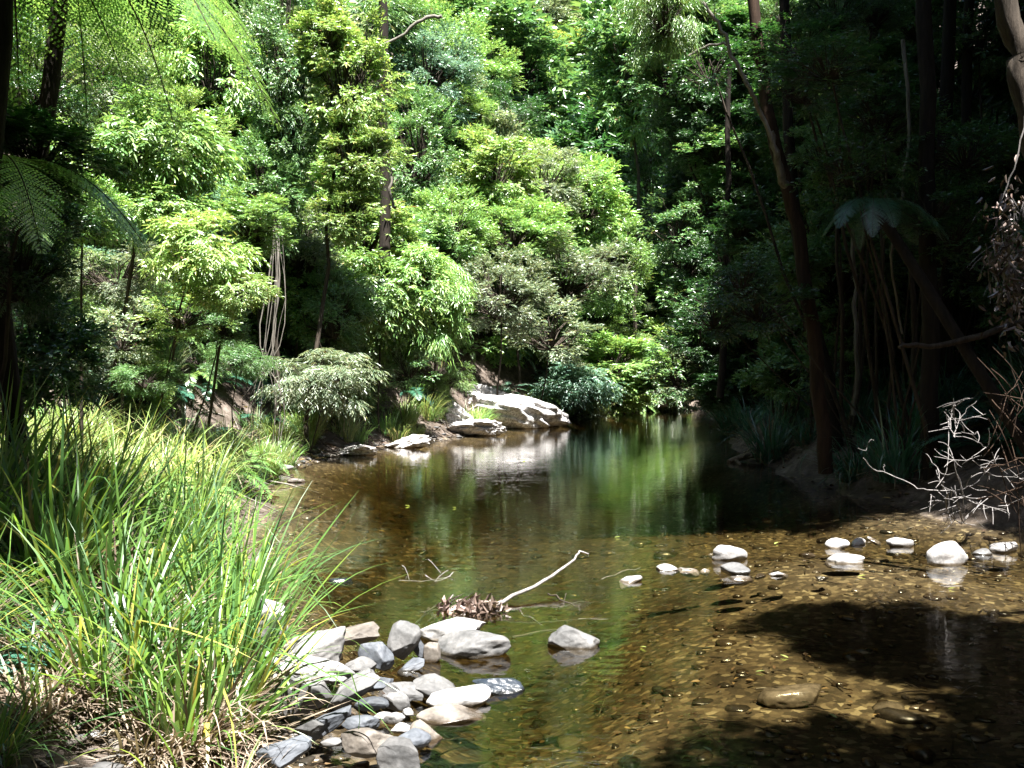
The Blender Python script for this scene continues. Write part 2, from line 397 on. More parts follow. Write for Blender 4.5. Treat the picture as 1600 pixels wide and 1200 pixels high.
# ------------------------------------------------------------------ ground, bed, water
def build_ground():
    def lines(a, b, s, lo, hi):
        core = list(np.arange(a, b, s)); d = s
        l = [a]; 
        while l[-1] > lo: d *= 1.18; l.append(l[-1] - d)
        d = s; h = [core[-1]]
        while h[-1] < hi: d *= 1.18; h.append(h[-1] + d)
        return np.array(sorted(l[1:]) + core + h[1:])
    xs = lines(-8, 8, .08, -70, 70); ys = lines(1, 20, .08, -30, 90)
    X, Y = np.meshgrid(xs, ys)
    Z = height(X, Y)
    Z = Z + 0.03 * gnoise(X, Y, 4.1) * (Z > .1)
    V = np.stack([X, Y, Z], 2).reshape(-1, 3)
    nx, ny = len(xs), len(ys)
    i = (np.arange(ny - 1)[:, None] * nx + np.arange(nx - 1)[None]).ravel()
    g = Geo(); g.add(V, np.stack([i, i + 1, i + nx + 1, i + nx], 1))
    tag(ob('ground', g.mesh('ground', [GROUND])), kind='structure')
    g = Geo(); g.add([(-9, -12, 0), (14, -12, 0), (14, 36, 0), (-9, 36, 0), (-9, -12, -1.6), (14, -12, -1.6), (14, 36, -1.6), (-9, 36, -1.6)],
        [[0, 1, 2, 3], [7, 6, 5, 4], [0, 4, 5, 1], [1, 5, 6, 2], [2, 6, 7, 3], [3, 7, 4, 0]])
    tag(ob('water', g.mesh('water', [WATER], False)), kind='structure')
build_ground()

# ------------------------------------------------------------------ stones
def ico(sub):
    import bmesh
    bm = bmesh.new(); bmesh.ops.create_icosphere(bm, subdivisions=sub, radius=1)
    V = np.array([v.co[:] for v in bm.verts]); F = np.array([[v.index for v in f.verts] for f in bm.faces])
    bm.free(); return V, F
ICO5, ICO4, ICO2, ICO1 = ico(5), ico(4), ico(2), ico(1)
def vnoise(V, s, o):
    return np.array([noise.noise((v[0] * s + o, v[1] * s - o, v[2] * s + o * .3)) for v in V])
def rock_verts(seed, angular=0.5, base=None):
    V0, F = base or ICO4
    rng = np.random.default_rng(seed)
    V = V0.copy()
    for k in range(int(5 + 9 * angular)):
        n = rng.normal(size=3); n /= np.linalg.norm(n)
        d = rng.uniform(.62, .92) - .12 * angular
        e = V @ n - d
        V = V - np.outer(np.maximum(0, e) * (.75 + .25 * angular), n)
    r = np.linalg.norm(V, axis=1, keepdims=True)
    dn = V / r
    V = V + dn * (0.10 * vnoise(dn, 1.3, seed * 1.7) + 0.035 * vnoise(dn, 4.1, seed * 3.1) + .012 * vnoise(dn, 11, seed * .7))[:, None]
    V /= np.abs(V).max(axis=0)
    return V, F
def make_stone(name, seed, size, loc, rot, mat, label, cat='stone', group=None, angular=.5, base=None):
    V, F = rock_verts(seed, angular, base)
    V = V * np.array(size)
    g = Geo(); g.add(V, F)
    o = ob(name, g.mesh(name, [RM[mat]]), loc=loc)
    o.rotation_euler = rot
    return tag(o, label, cat, group)

# px, py = centre in the 1600 px photo, w, h = extent there, tilt = roll seen from the camera in degrees, z = base height (None: on the ground)
PILE = [
 (398, 962, 92, 82, 0, .16, 'pale', .8, 'large white angular boulder half hidden by the sedge, topmost of the rock pile', 'boulder'),
 (490, 1016, 112, 66, 14, .10, 'pale', .5, 'broad white boulder right of the topmost boulder in the rock pile', 'boulder'),
 (545, 996, 84, 30, 10, .03, 'brown', .8, 'long brown slab with a dark front edge at the back of the rock pile', 'stone'),
 (482, 1056, 132, 34, -12, .10, 'pale', .7, 'long white flat slab lying across the middle left of the rock pile', 'stone'),
 (470, 1085, 82, 70, 0, .06, 'grey', 1, 'angular grey boulder with a pointed top in front of the white slab', 'boulder'),
 (404, 1040, 74, 46, 10, .14, 'pale', .8, 'white ledge stone under the sedge leaves at the left of the rock pile', 'stone'),
 (588, 1022, 58, 46, -20, .02, 'blue', .6, 'smooth blue grey stone left of the upright stone', 'stone'),
 (562, 1043, 54, 38, 0, .04, 'grey', .4, 'rounded pale grey stone between the white boulder and the blue grey stone', 'stone'),
 (627, 1002, 46, 62, -28, .02, 'grey', .4, 'upright grey stone with a small dark hole leaning over the rock pile', 'stone'),
 (653, 1008, 17, 42, 20, .01, 'blue', .6, 'thin slate blade standing against the upright grey stone', 'stone'),
 (674, 1019, 28, 32, -10, .0, 'brown', .5, 'small dark brown stone wedged left of the long grey rock', 'stone'),
 (706, 994, 108, 24, 4, -.01, 'pale', .8, 'thin white slab at the back of the pile behind the long grey rock', 'stone'),
 (736, 1016, 116, 40, 4, -.03, 'grey', .3, 'long grey rock with a whitened end reaching into the water', 'boulder'),
 (552, 1080, 96, 34, 38, .06, 'grey', .9, 'long tilted grey slab in the middle of the rock pile', 'stone'),
 (582, 1064, 60, 36, 20, .04, 'blue', .8, 'pale bluish slab just behind the long tilted slab', 'stone'),
 (641, 1039, 44, 20, 32, .0, 'blue', .7, 'small slanting slate stone at the foot of the upright stone', 'stone'),
 (678, 1077, 78, 48, -12, -.02, 'grey', .3, 'rounded grey boulder at the water edge with a smooth back', 'boulder'),
 (778, 1076, 76, 28, -6, -.02, 'wet', .4, 'wet blue black flat stone lying in the green water', 'stone'),
 (716, 1099, 96, 26, 4, -.02, 'pale', .2, 'bright white oval flat stone at the water edge', 'stone'),
 (704, 1130, 104, 30, 0, -.045, 'brown', .3, 'brown flat stone with a white dry end mostly under water', 'stone'),
 (626, 1080, 66, 30, -18, .02, 'grey', .7, 'flat grey wedge stone right of the long tilted slab', 'stone'),
 (617, 1095, 46, 30, 0, .01, 'grey', .6, 'grey cracked stone below the flat grey wedge', 'stone'),
 (578, 1101, 56, 28, 10, .03, 'blue', .4, 'blue grey lens shaped stone in the shadow of the tilted slab', 'stone'),
 (597, 1116, 26, 16, 0, .02, 'pale', .5, 'small white stone left of the other small pale stones in the pile', 'stone'),
 (616, 1120, 34, 20, 0, .01, 'pale', .5, 'small whitish stone in the centre of the pale pebbly gap', 'stone'),
 (638, 1111, 18, 16, 0, .01, 'pale', .3, 'tiny bright round stone nearest the rounded grey boulder', 'pebble'),
 (626, 1138, 36, 20, -10, .0, 'pale', .6, 'small pale wedge above the bluish stone near the bottom edge', 'stone'),
 (515, 1132, 84, 26, 36, .08, 'blue', .8, 'narrow blue slate slab slanting up at the lower left of the pile', 'stone'),
 (483, 1136, 58, 28, 14, .08, 'grey', .7, 'flat grey stone tucked behind the narrow slate slab', 'stone'),
 (561, 1130, 52, 30, 0, .03, 'blue', .4, 'rounded blue grey stone right of the narrow slate slab', 'stone'),
 (440, 1176, 84, 44, 12, .10, 'blue', .6, 'broad flat blue grey stone alone at the lower left in front of the pile', 'stone'),
 (521, 1158, 40, 18, -5, .05, 'grey', .5, 'small flat grey stone between the two lower slabs', 'stone'),
 (572, 1160, 78, 50, 0, .02, 'brown', .3, 'dull brown grey boulder left of the foremost boulder', 'boulder'),
 (618, 1186, 84, 70, 10, .0, 'grey', .3, 'smooth grey boulder foremost at the bottom edge of the photo', 'boulder'),
 (640, 1156, 60, 36, 0, .0, 'blue', .3, 'bluish rounded stone right behind the foremost boulder', 'stone'),
 (664, 1146, 50, 34, -30, -.01, 'brown', .6, 'dark stone with a pale broken edge at the right foot of the pile', 'stone'),
]
ROW = [
 (982, 908, 50, 18, 14, 'pale', .6, 'flat white stone alone left of the stone row in the shallows'),
 (1045, 889, 38, 18, 0, 'pale', .5, 'white stone at the left end of the stone row'),
 (1076, 892, 42, 16, -14, 'pale', .7, 'sloping white stone second from the left of the stone row'),
 (1103, 893, 18, 12, 0, 'pale', .3, 'small round white stone between the sloping one and the dark faced one'),
 (1141, 866, 66, 32, -6, 'pale', .3, 'large rounded white stone behind the left half of the row'),
 (1112, 866, 12, 8, 0, 'pale', .3, 'tiny pale pebble touching the large rounded white stone on its left'),
 (1153, 890, 54, 26, -6, 'grey', .4, 'white topped stone with a dark front in the left cluster'),
 (1188, 899, 22, 8, 10, 'brown', .5, 'small brownish chip just right of the dark fronted stone'),
 (1220, 899, 44, 14, -8, 'pale', .9, 'low jagged white stone at the right end of the left cluster'),
 (1285, 903, 22, 6, 0, 'grey', .3, 'barely emerging grey stone between the two clusters'),
 (1265, 867, 24, 10, 0, 'brown', .4, 'small lone pale stone between the two clusters, further back'),
 (1311, 851, 38, 24, 0, 'pale', .3, 'rounded white stone at the left end of the right cluster'),
 (1344, 848, 34, 18, 0, 'pale', .3, 'smaller rounded white stone beside it in the right cluster'),
 (1368, 844, 26, 13, -30, 'pale', .7, 'little tilted white stone in the middle of the right cluster'),
 (1409, 848, 46, 24, 6, 'pale', .5, 'white flat topped stone at the right end of the right cluster'),
 (1326, 877, 64, 22, 5, 'pale', .5, 'wide low white stone in front of the right cluster'),
 (1487, 868, 74, 44, 12, 'pale', .35, 'biggest white boulder of the row, near the dead branch'),
 (1537, 864, 34, 18, 0, 'grey', .5, 'small grey white stone just right of the biggest boulder'),
 (1577, 856, 52, 26, -6, 'pale', .6, 'white mottled stone at the right edge of the photo'),
 (1157, 913, 50, 8, 0, 'brown', .4, 'yellowish brown stone just under water below the left cluster'),
]
def place_stone(i, px, py, w_, h_, tilt, zb, mat, ang, label, cat, group, name):
    bot = py + h_ * .5
    if zb is None: zb = -.02
    d = ray(px, bot)
    for _ in range(4):
        t = (zb - CAMZ) / d.z; q = Vector((0, 0, CAMZ)) + d * t
        zb = max(zb, min(hgt(q.x, q.y + .05) - .03, .3)) if zb > -.08 else hgt(q.x, q.y) - .04
    t = (zb - CAMZ) / d.z
    Yf = d.y * t
    sz = w_ * (.57 if group and 'pile' in group else .5) / FPX * Yf
    th = abs(math.radians(tilt))
    long_ = sz / max(.75, math.cos(th) + .25 * math.sin(th))
    b = long_ * (.62 if w_ > h_ else .8)
    b = min(b, .17)
    hh = (h_ / FPX * Yf - (0 if w_ < h_ else .55) * b * (bot - 560) / FPX) * .55
    if w_ > h_ * 1.6 and th > .3: hh = h_ * .38 / FPX * Yf
    c = max(hh, .36 * sz)
    p = Vector((0, 0, CAMZ)) + d * t
    loc = (p.x, p.y + b * .75, zb + c * .9 - .01)
    make_stone(name, 100 + i * 7, (long_, b, c), loc, (random.uniform(-.2, .2), -math.radians(tilt), random.uniform(-.4, .4)), mat, label, cat, group, min(1, ang + .2), base=ICO5 if w_ > 40 and py > 940 else ICO4)
random.seed(5)
for i, (px, py, w_, h_, tl, zb, mat, ang, lab, cat) in enumerate(PILE):
    place_stone(i, px, py, w_, h_, tl, zb, mat, ang, lab, cat, 'rock pile at the near water edge', cat if cat != 'pebble' else 'pebble')
for i, (px, py, w_, h_, tl, mat, ang, lab) in enumerate(ROW):
    place_stone(50 + i, px, py, w_, h_ , tl, -.03 if h_ > 10 else -.05, mat, ang, lab, 'stone', 'stones in a row across the shallows', 'stone')
place_stone(90, 892, 1001, 92, 50, -5, -.04, 'grey', .35, 'large smooth light grey boulder alone in the water beyond the rock pile', 'boulder', None, 'boulder')
place_stone(91, 532, 908, 42, 14, 0, -.03, 'wet', .3, 'low dark wet stone alone in the water right of the sedge', 'stone', None, 'stone')
place_stone(92, 437, 730, 40, 16, 0, 0, 'pale', .5, 'pale flat stone on the left shore beyond the sedge', 'stone', None, 'stone')
place_stone(93, 462, 752, 30, 9, 0, -.02, 'brown', .5, 'low brownish stone in the shallows beside the left shore', 'stone', None, 'stone')
place_stone(94, 1250, 1102, 130, 30, 0, -.17, 'pale', .3, 'flat grey stone lying under water in the lit patch', 'stone', None, 'stone')
place_stone(95, 1130, 1020, 40, 16, 0, -.12, 'brown', .4, 'small yellowish stone under water behind the lit patch', 'stone', None, 'stone')

def scatter_pebbles():
    rng = np.random.default_rng(4)
    g = Geo()
    protos = [rock_verts(900 + k, .4, ICO2) for k in range(6)]
    def put(x, y, z, s, k):
        V, F = protos[k]
        a = rng.uniform(0, 6.28); c_, s_ = math.cos(a), math.sin(a)
        W = V * np.array([s, s * rng.uniform(.5, .9), s * rng.uniform(.2, .45)])
        W = np.stack([W[:, 0] * c_ - W[:, 1] * s_, W[:, 0] * s_ + W[:, 1] * c_, W[:, 2]], 1) + np.array([x, y, z])
        g.add(W, F, int(rng.integers(0, 4)))
    n = 0
    while n < 2000:
        y = 2.6 + 10 * rng.random() ** 1.5; x = rng.uniform(-2.4, 5.5)
        z = hgt(x, y)
        if z > -.01: continue
        put(x, y, z + .003, rng.uniform(.01, .05) * (1 + rng.random() ** 6 * 2.2), int(rng.integers(0, 6))); n += 1
    n = 0
    while n < 260:
        y = rng.uniform(3.1, 5.9); x = np.interp(y, LY, LX) + rng.uniform(-.75, .35)
        put(x, y, max(hgt(x, y), -.1) + .01, rng.uniform(.03, .065), int(rng.integers(0, 6))); n += 1
    # gravel of the bank between the stones and along the far left shore
    n = 0
    while n < 900:
        y = rng.uniform(3.0, 6.2); x = np.interp(y, LY, LX) + rng.uniform(-.9, .25)
        put(x, y, max(hgt(x, y), -.15) + .004, rng.uniform(.008, .028), int(rng.integers(0, 6))); n += 1
    n = 0
    while n < 700:
        y = rng.uniform(13, 31); x = np.interp(y, LY, LX) + rng.uniform(-.5, .12)
        put(x, y, hgt(x, y) + .01, rng.uniform(.02, .08), int(rng.integers(0, 6))); n += 1
    o = ob('gravel', g.mesh('gravel', [RM['brown'], RM['brown'], RM['grey'], RM['pale']]))
    tag(o, 'brown and grey gravel on the creek bed and along the shore', 'gravel', kind='stuff')
scatter_pebbles()

def scatter_litter():
    rng = np.random.default_rng(8)
    g = Geo()
    n = 5200
    y = 2.3 + 11 * rng.random(n) ** 1.6; x = rng.uniform(-5, 6, n) * (y / 9 + .35)
    z = height(x, y)
    y2 = rng.uniform(5, 34, 9000); x2 = np.interp(y2, LY, LX) - rng.random(9000) ** 1.2 * 5; z2 = height(x2, y2)
    y3 = rng.uniform(8, 30, 7000); x3 = np.interp(y3, RY, RX) + rng.random(7000) * 9; z3 = height(x3, y3)
    x, y, z = np.concatenate([x, x2, x3]), np.concatenate([y, y2, y3]), np.concatenate([z, z2, z3])
    n = len(x)
    B = np.stack([x, y, z + .012 + rng.random(n) * .02], 1)
    a = rng.uniform(0, 6.28, n); D = np.stack([np.cos(a), np.sin(a), rng.uniform(-.1, .3, n)], 1)
    N = np.stack([rng.normal(0, .35, n), rng.normal(0, .35, n), np.ones(n)], 1)
    Ls = rng.uniform(.02, .055, n) * np.where(y > 10, 2.2, 1)
    g.leaves(B, D, N, Ls, Ls * rng.uniform(.3, .5, n), droop=.1)
    tag(ob('leaf_litter', g.mesh('leaf_litter', [LM['dead']])), 'brown and yellow fallen leaves on the banks and creek bed', 'leaf litter', kind='stuff')
    # thin sticks on bed and bank
    g = Geo()
    for k in range(300):
        y = rng.uniform(9, 21); x = np.interp(y, LY, LX) - rng.uniform(.2, 3.5); z = hgt(x, y); a = rng.uniform(0, 6.28); l = rng.uniform(.2, .8)
        e = (x + math.cos(a) * l, y + math.sin(a) * l); g.tube([(x, y, z + .03), ((x + e[0]) / 2, (y + e[1]) / 2, hgt((x + e[0]) / 2, (y + e[1]) / 2) + .06), (e[0], e[1], hgt(*e) + .04)], [.012, .010, .004], 4, k % 2)
    for k in range(420):
        y = 2.8 + 7 * rng.random() ** 1.3; x = rng.uniform(-2.2, 4.5) * (y / 8 + .3)
        z = hgt(x, y); a = rng.normal(.3, .9); l = rng.uniform(.05, .28)
        P = [(x + math.cos(a) * l * t, y + math.sin(a) * l * t + rng.normal(0, .008), z + .02 + rng.normal(0, .004)) for t in (0, .35, .7, 1)]
        g.tube(P, [.004, .0045, .003, .001], 4, int(rng.random() < .25))
    tag(ob('twigs', g.mesh('twigs', [BARK, BARKP])), 'thin brown twigs strewn over the creek bed and bank', 'twigs', kind='stuff')
scatter_litter()

# ------------------------------------------------------------------ crowns
def rvec(rng, n): 
    v = rng.normal(size=(n, 3)); return v / np.linalg.norm(v, axis=1)[:, None]
def make_crown(name, seed, R, Rz, ncl, cl_r, spr, nleaf, ll, lw, twig=.32, droop=.25, gap=.5, limb=True, updir=.35, leafdown=.25, hollow=.45):
    """leaf sprays in clumps inside an ellipsoid (R, R, Rz) centred on the origin, with limbs; mat 0 = leaves, 1 = wood"""
    rng = np.random.default_rng(seed)
    g = Geo()
    cs = []
    tries = 0
    while len(cs) < ncl and tries < ncl * 40:
        tries += 1
        v = rvec(rng, 1)[0] * (hollow + (1 - hollow) * rng.random() ** .6)
        if rng.random() < .25 and v[2] < -.4: continue
        p = v * np.array([R, R, Rz]) * (1 + .18 * math.sin(3 * math.atan2(v[1], v[0]) + seed))
        if all(np.linalg.norm(p - q) > cl_r * gap * 1.5 for q in cs): cs.append(p)
    for c in cs:
        r = cl_r * rng.uniform(.65, 1.25)
        out = c / (np.linalg.norm(c) + 1e-6)
        n = int(spr * rng.uniform(.7, 1.3))
        off = rvec(rng, n) * (rng.random(n) ** .4)[:, None] * np.array([r, r, r * .55])
        S = c + off
        d = out * .6 + off / r * .6 + rvec(rng, n) * .5 + np.array([0, 0, updir])
        d /= np.linalg.norm(d, axis=1)[:, None]
        tw = twig * rng.uniform(.6, 1.3, n)
        ph = rng.integers(0, 2, n)
        perp = np.cross(d, np.array([0, 0, 1.0])) + 1e-4; perp /= np.linalg.norm(perp, axis=1)[:, None]
        for k in range(nleaf):
            t = (k + .6) / nleaf
            B = S + d * (tw * t)[:, None] + np.array([0, 0, -1]) * (tw * droop * t * t)[:, None]
            sd = np.where((k + ph) % 2 == 0, 1, -1)[:, None]
            if k == nleaf - 1: sd = sd * .15
            D = d * (.45 + .5 * t) + perp * sd * .8 + rvec(rng, n) * .3 + np.array([0, 0, -leafdown])
            Nn = np.array([0, 0, 1.0]) + rvec(rng, n) * .85 + out * .35
            g.leaves(B, D, Nn, ll * rng.uniform(.55, 1.7, n), lw * rng.uniform(.7, 1.55, n), 0, droop=.16)
        if limb:
            for k in range(3):
                j = rng.integers(0, n); a = S[j]; m_ = c * .5 + rng.normal(0, r * .3, 3) - np.array([0, 0, Rz * .22])
                g.tube([c * .06 - np.array([0, 0, Rz * .6]), m_, c * .85 + rng.normal(0, r * .15, 3), a + d[j] * tw[j]], np.array([.028, .018, .010, .004]) * (R / 1.6) ** .7, 5, 1)
    return g.mesh(name, [LM['mid'], BARK])

CR = {}
CR['broad_a'] = make_crown('crown_broad_a', 11, 1.6, 1.5, 34, .5, 42, 7, .15, .055)
CR['broad_b'] = make_crown('crown_broad_b', 12, 1.6, 1.3, 30, .5, 44, 7, .17, .06, updir=.2)
CR['broad_c'] = make_crown('crown_broad_c', 13, 1.6, 2.3, 46, .48, 36, 7, .14, .055)
CR['small_a'] = make_crown('crown_small_a', 14, 1.6, 1.4, 44, .42, 60, 8, .075, .03, twig=.26)
CR['small_b'] = make_crown('crown_small_b', 15, 1.6, 2.2, 60, .42, 52, 8, .08, .032, twig=.26)
CR['layer_a'] = make_crown('crown_layer_a', 16, 1.6, .9, 26, .55, 40, 8, .19, .055, twig=.45, droop=.5, updir=.0, leafdown=.45)
CR['layer_b'] = make_crown('crown_layer_b', 17, 1.6, 1.2, 30, .5, 34, 8, .17, .05, twig=.45, droop=.5, updir=.05, leafdown=.5)
CR['willow'] = make_crown('crown_willow', 18, 1.6, 1.5, 26, .5, 36, 10, .20, .026, twig=.5, droop=.9, updir=.0, leafdown=.9)
CR['feather'] = make_crown('crown_feather', 19, 1.6, 1.2, 36, .45, 44, 14, .07, .022, twig=.4, droop=.5, updir=.1)
CR['sparse'] = make_crown('crown_sparse', 20, 1.6, 1.4, 20, .5, 26, 6, .13, .05)
CR['canopy'] = make_crown('crown_canopy', 21, 3.4, 1.5, 60, .9, 60, 7, .22, .10, twig=.5, hollow=.2)
CR['far_a'] = make_crown('crown_far_a', 22, 3.0, 3.4, 70, .9, 50, 7, .24, .10, twig=.5)
CR['far_b'] = make_crown('crown_far_b', 23, 3.0, 2.6, 60, .9, 52, 7, .26, .10, twig=.5)

def crook(a, b, n, amp, rng):
    a, b = np.array(a, float), np.array(b, float)
    t = np.linspace(0, 1, n)[:, None]
    P = a + (b - a) * t
    w_ = np.cumsum(rng.normal(0, amp, (n, 3)), 0); w_ -= w_[0] + (w_[-1] - w_[0]) * t
    w_[:, 2] *= .3
    return P + w_

TI = [0]
def hug(px, py, ry, y0=6.0, k=.75):
    """distance at which a crown of ry photo pixels just stands on the slope along this view ray"""
    d = ray(px, py); y = y0
    while y < 60:
        p = Vector((0, 0, CAMZ)) + d * (y / d.y)
        if p.z - k * ry / FPX * y <= hgt(p.x, p.y) and (p.x < np.interp(y, LY, LX) or y > 31): return y
        y += .1
    return y
def tree(px, py, rx, ry, Y, var, mat, label, cat='tree', name='tree', group=None, base=None, tr=None, bark=None, rot=None, trunk=True, more=()):
    TI[0] += 1
    rng = np.random.default_rng(500 + TI[0])
    if cat in ('shrub', 'bush') and base is None and Y > 9 and not group: Y = .45 * hug(px, py, ry, Y - 1) + .55 * Y
    elif cat == 'tree' and not group and px < 1050 and py not in (110, 130): Y = .7 * hug(px, py, ry, Y - 1, 1.0) + .3 * Y
    c = at(px, py, Y)
    me = CR[var]
    R0 = 3.2 if var in ('canopy', 'far_a', 'far_b') else 1.75
    sx = rx / FPX * Y / R0
    ext = {'broad_a': 1.5, 'broad_b': 1.3, 'broad_c': 2.3, 'small_a': 1.4, 'small_b': 2.2, 'layer_a': .9, 'layer_b': 1.2, 'willow': 1.5, 'feather': 1.2, 'sparse': 1.4, 'canopy': 1.5, 'far_a': 3.4, 'far_b': 2.6}[var]
    sz = ry / FPX * Y / (ext + .25)
    if base is None:
        bx, by = c.x + rng.normal(0, .2) - .15, c.y + rng.uniform(.1, .5)
        l_, r_ = np.interp(by, LY, LX) - .3, np.interp(by, RY, RX) + .4
        if l_ < bx < r_ and by < 31: bx = l_ if px < 1040 else r_ + rng.uniform(0, .5)
    else: bx, by = base
    bz = hgt(bx, by) - .05
    r = root(name, (bx, by, bz), label, cat, group)
    cr = ob('crown', me, r, (c.x - bx, c.y - by, c.z - bz))
    cr.scale = (sx, sx, sz); cr.rotation_euler = (0, 0, rng.uniform(0, 6.28) if rot is None else rot)
    setmat(cr, 0, LM[mat]); setmat(cr, 1, bark or BARK)
    for a, b, ra, rb in more:
        q = at(a, b, Y - .1)
        c2 = ob('crown', me, r, (q.x - bx, q.y - by, q.z - bz)); c2.scale = (ra / FPX * Y / R0, ra / FPX * Y / R0, rb / FPX * Y / (ext + .25)); c2.rotation_euler = (0, 0, rng.uniform(0, 6.28))
        setmat(c2, 0, LM[mat]); setmat(c2, 1, bark or BARK)
    if trunk:
        h = c.z - bz
        tr = tr or max(.015, .009 * h + .008 * rx / FPX * Y) * (.5 if group and 'right' in group else .65)
        g = Geo(); n = max(5, int(h / .5))
        P = crook((0, 0, -.1), (c.x - bx, c.y - by, h + .2 * ry / FPX * Y), n, .05, rng)
        g.tube(P, np.linspace(tr * 1.15, tr * .5, n), 8, 0, .08, rng)
        ob('trunk', g.mesh('trunk', [bark or BARK]), r)
    return r

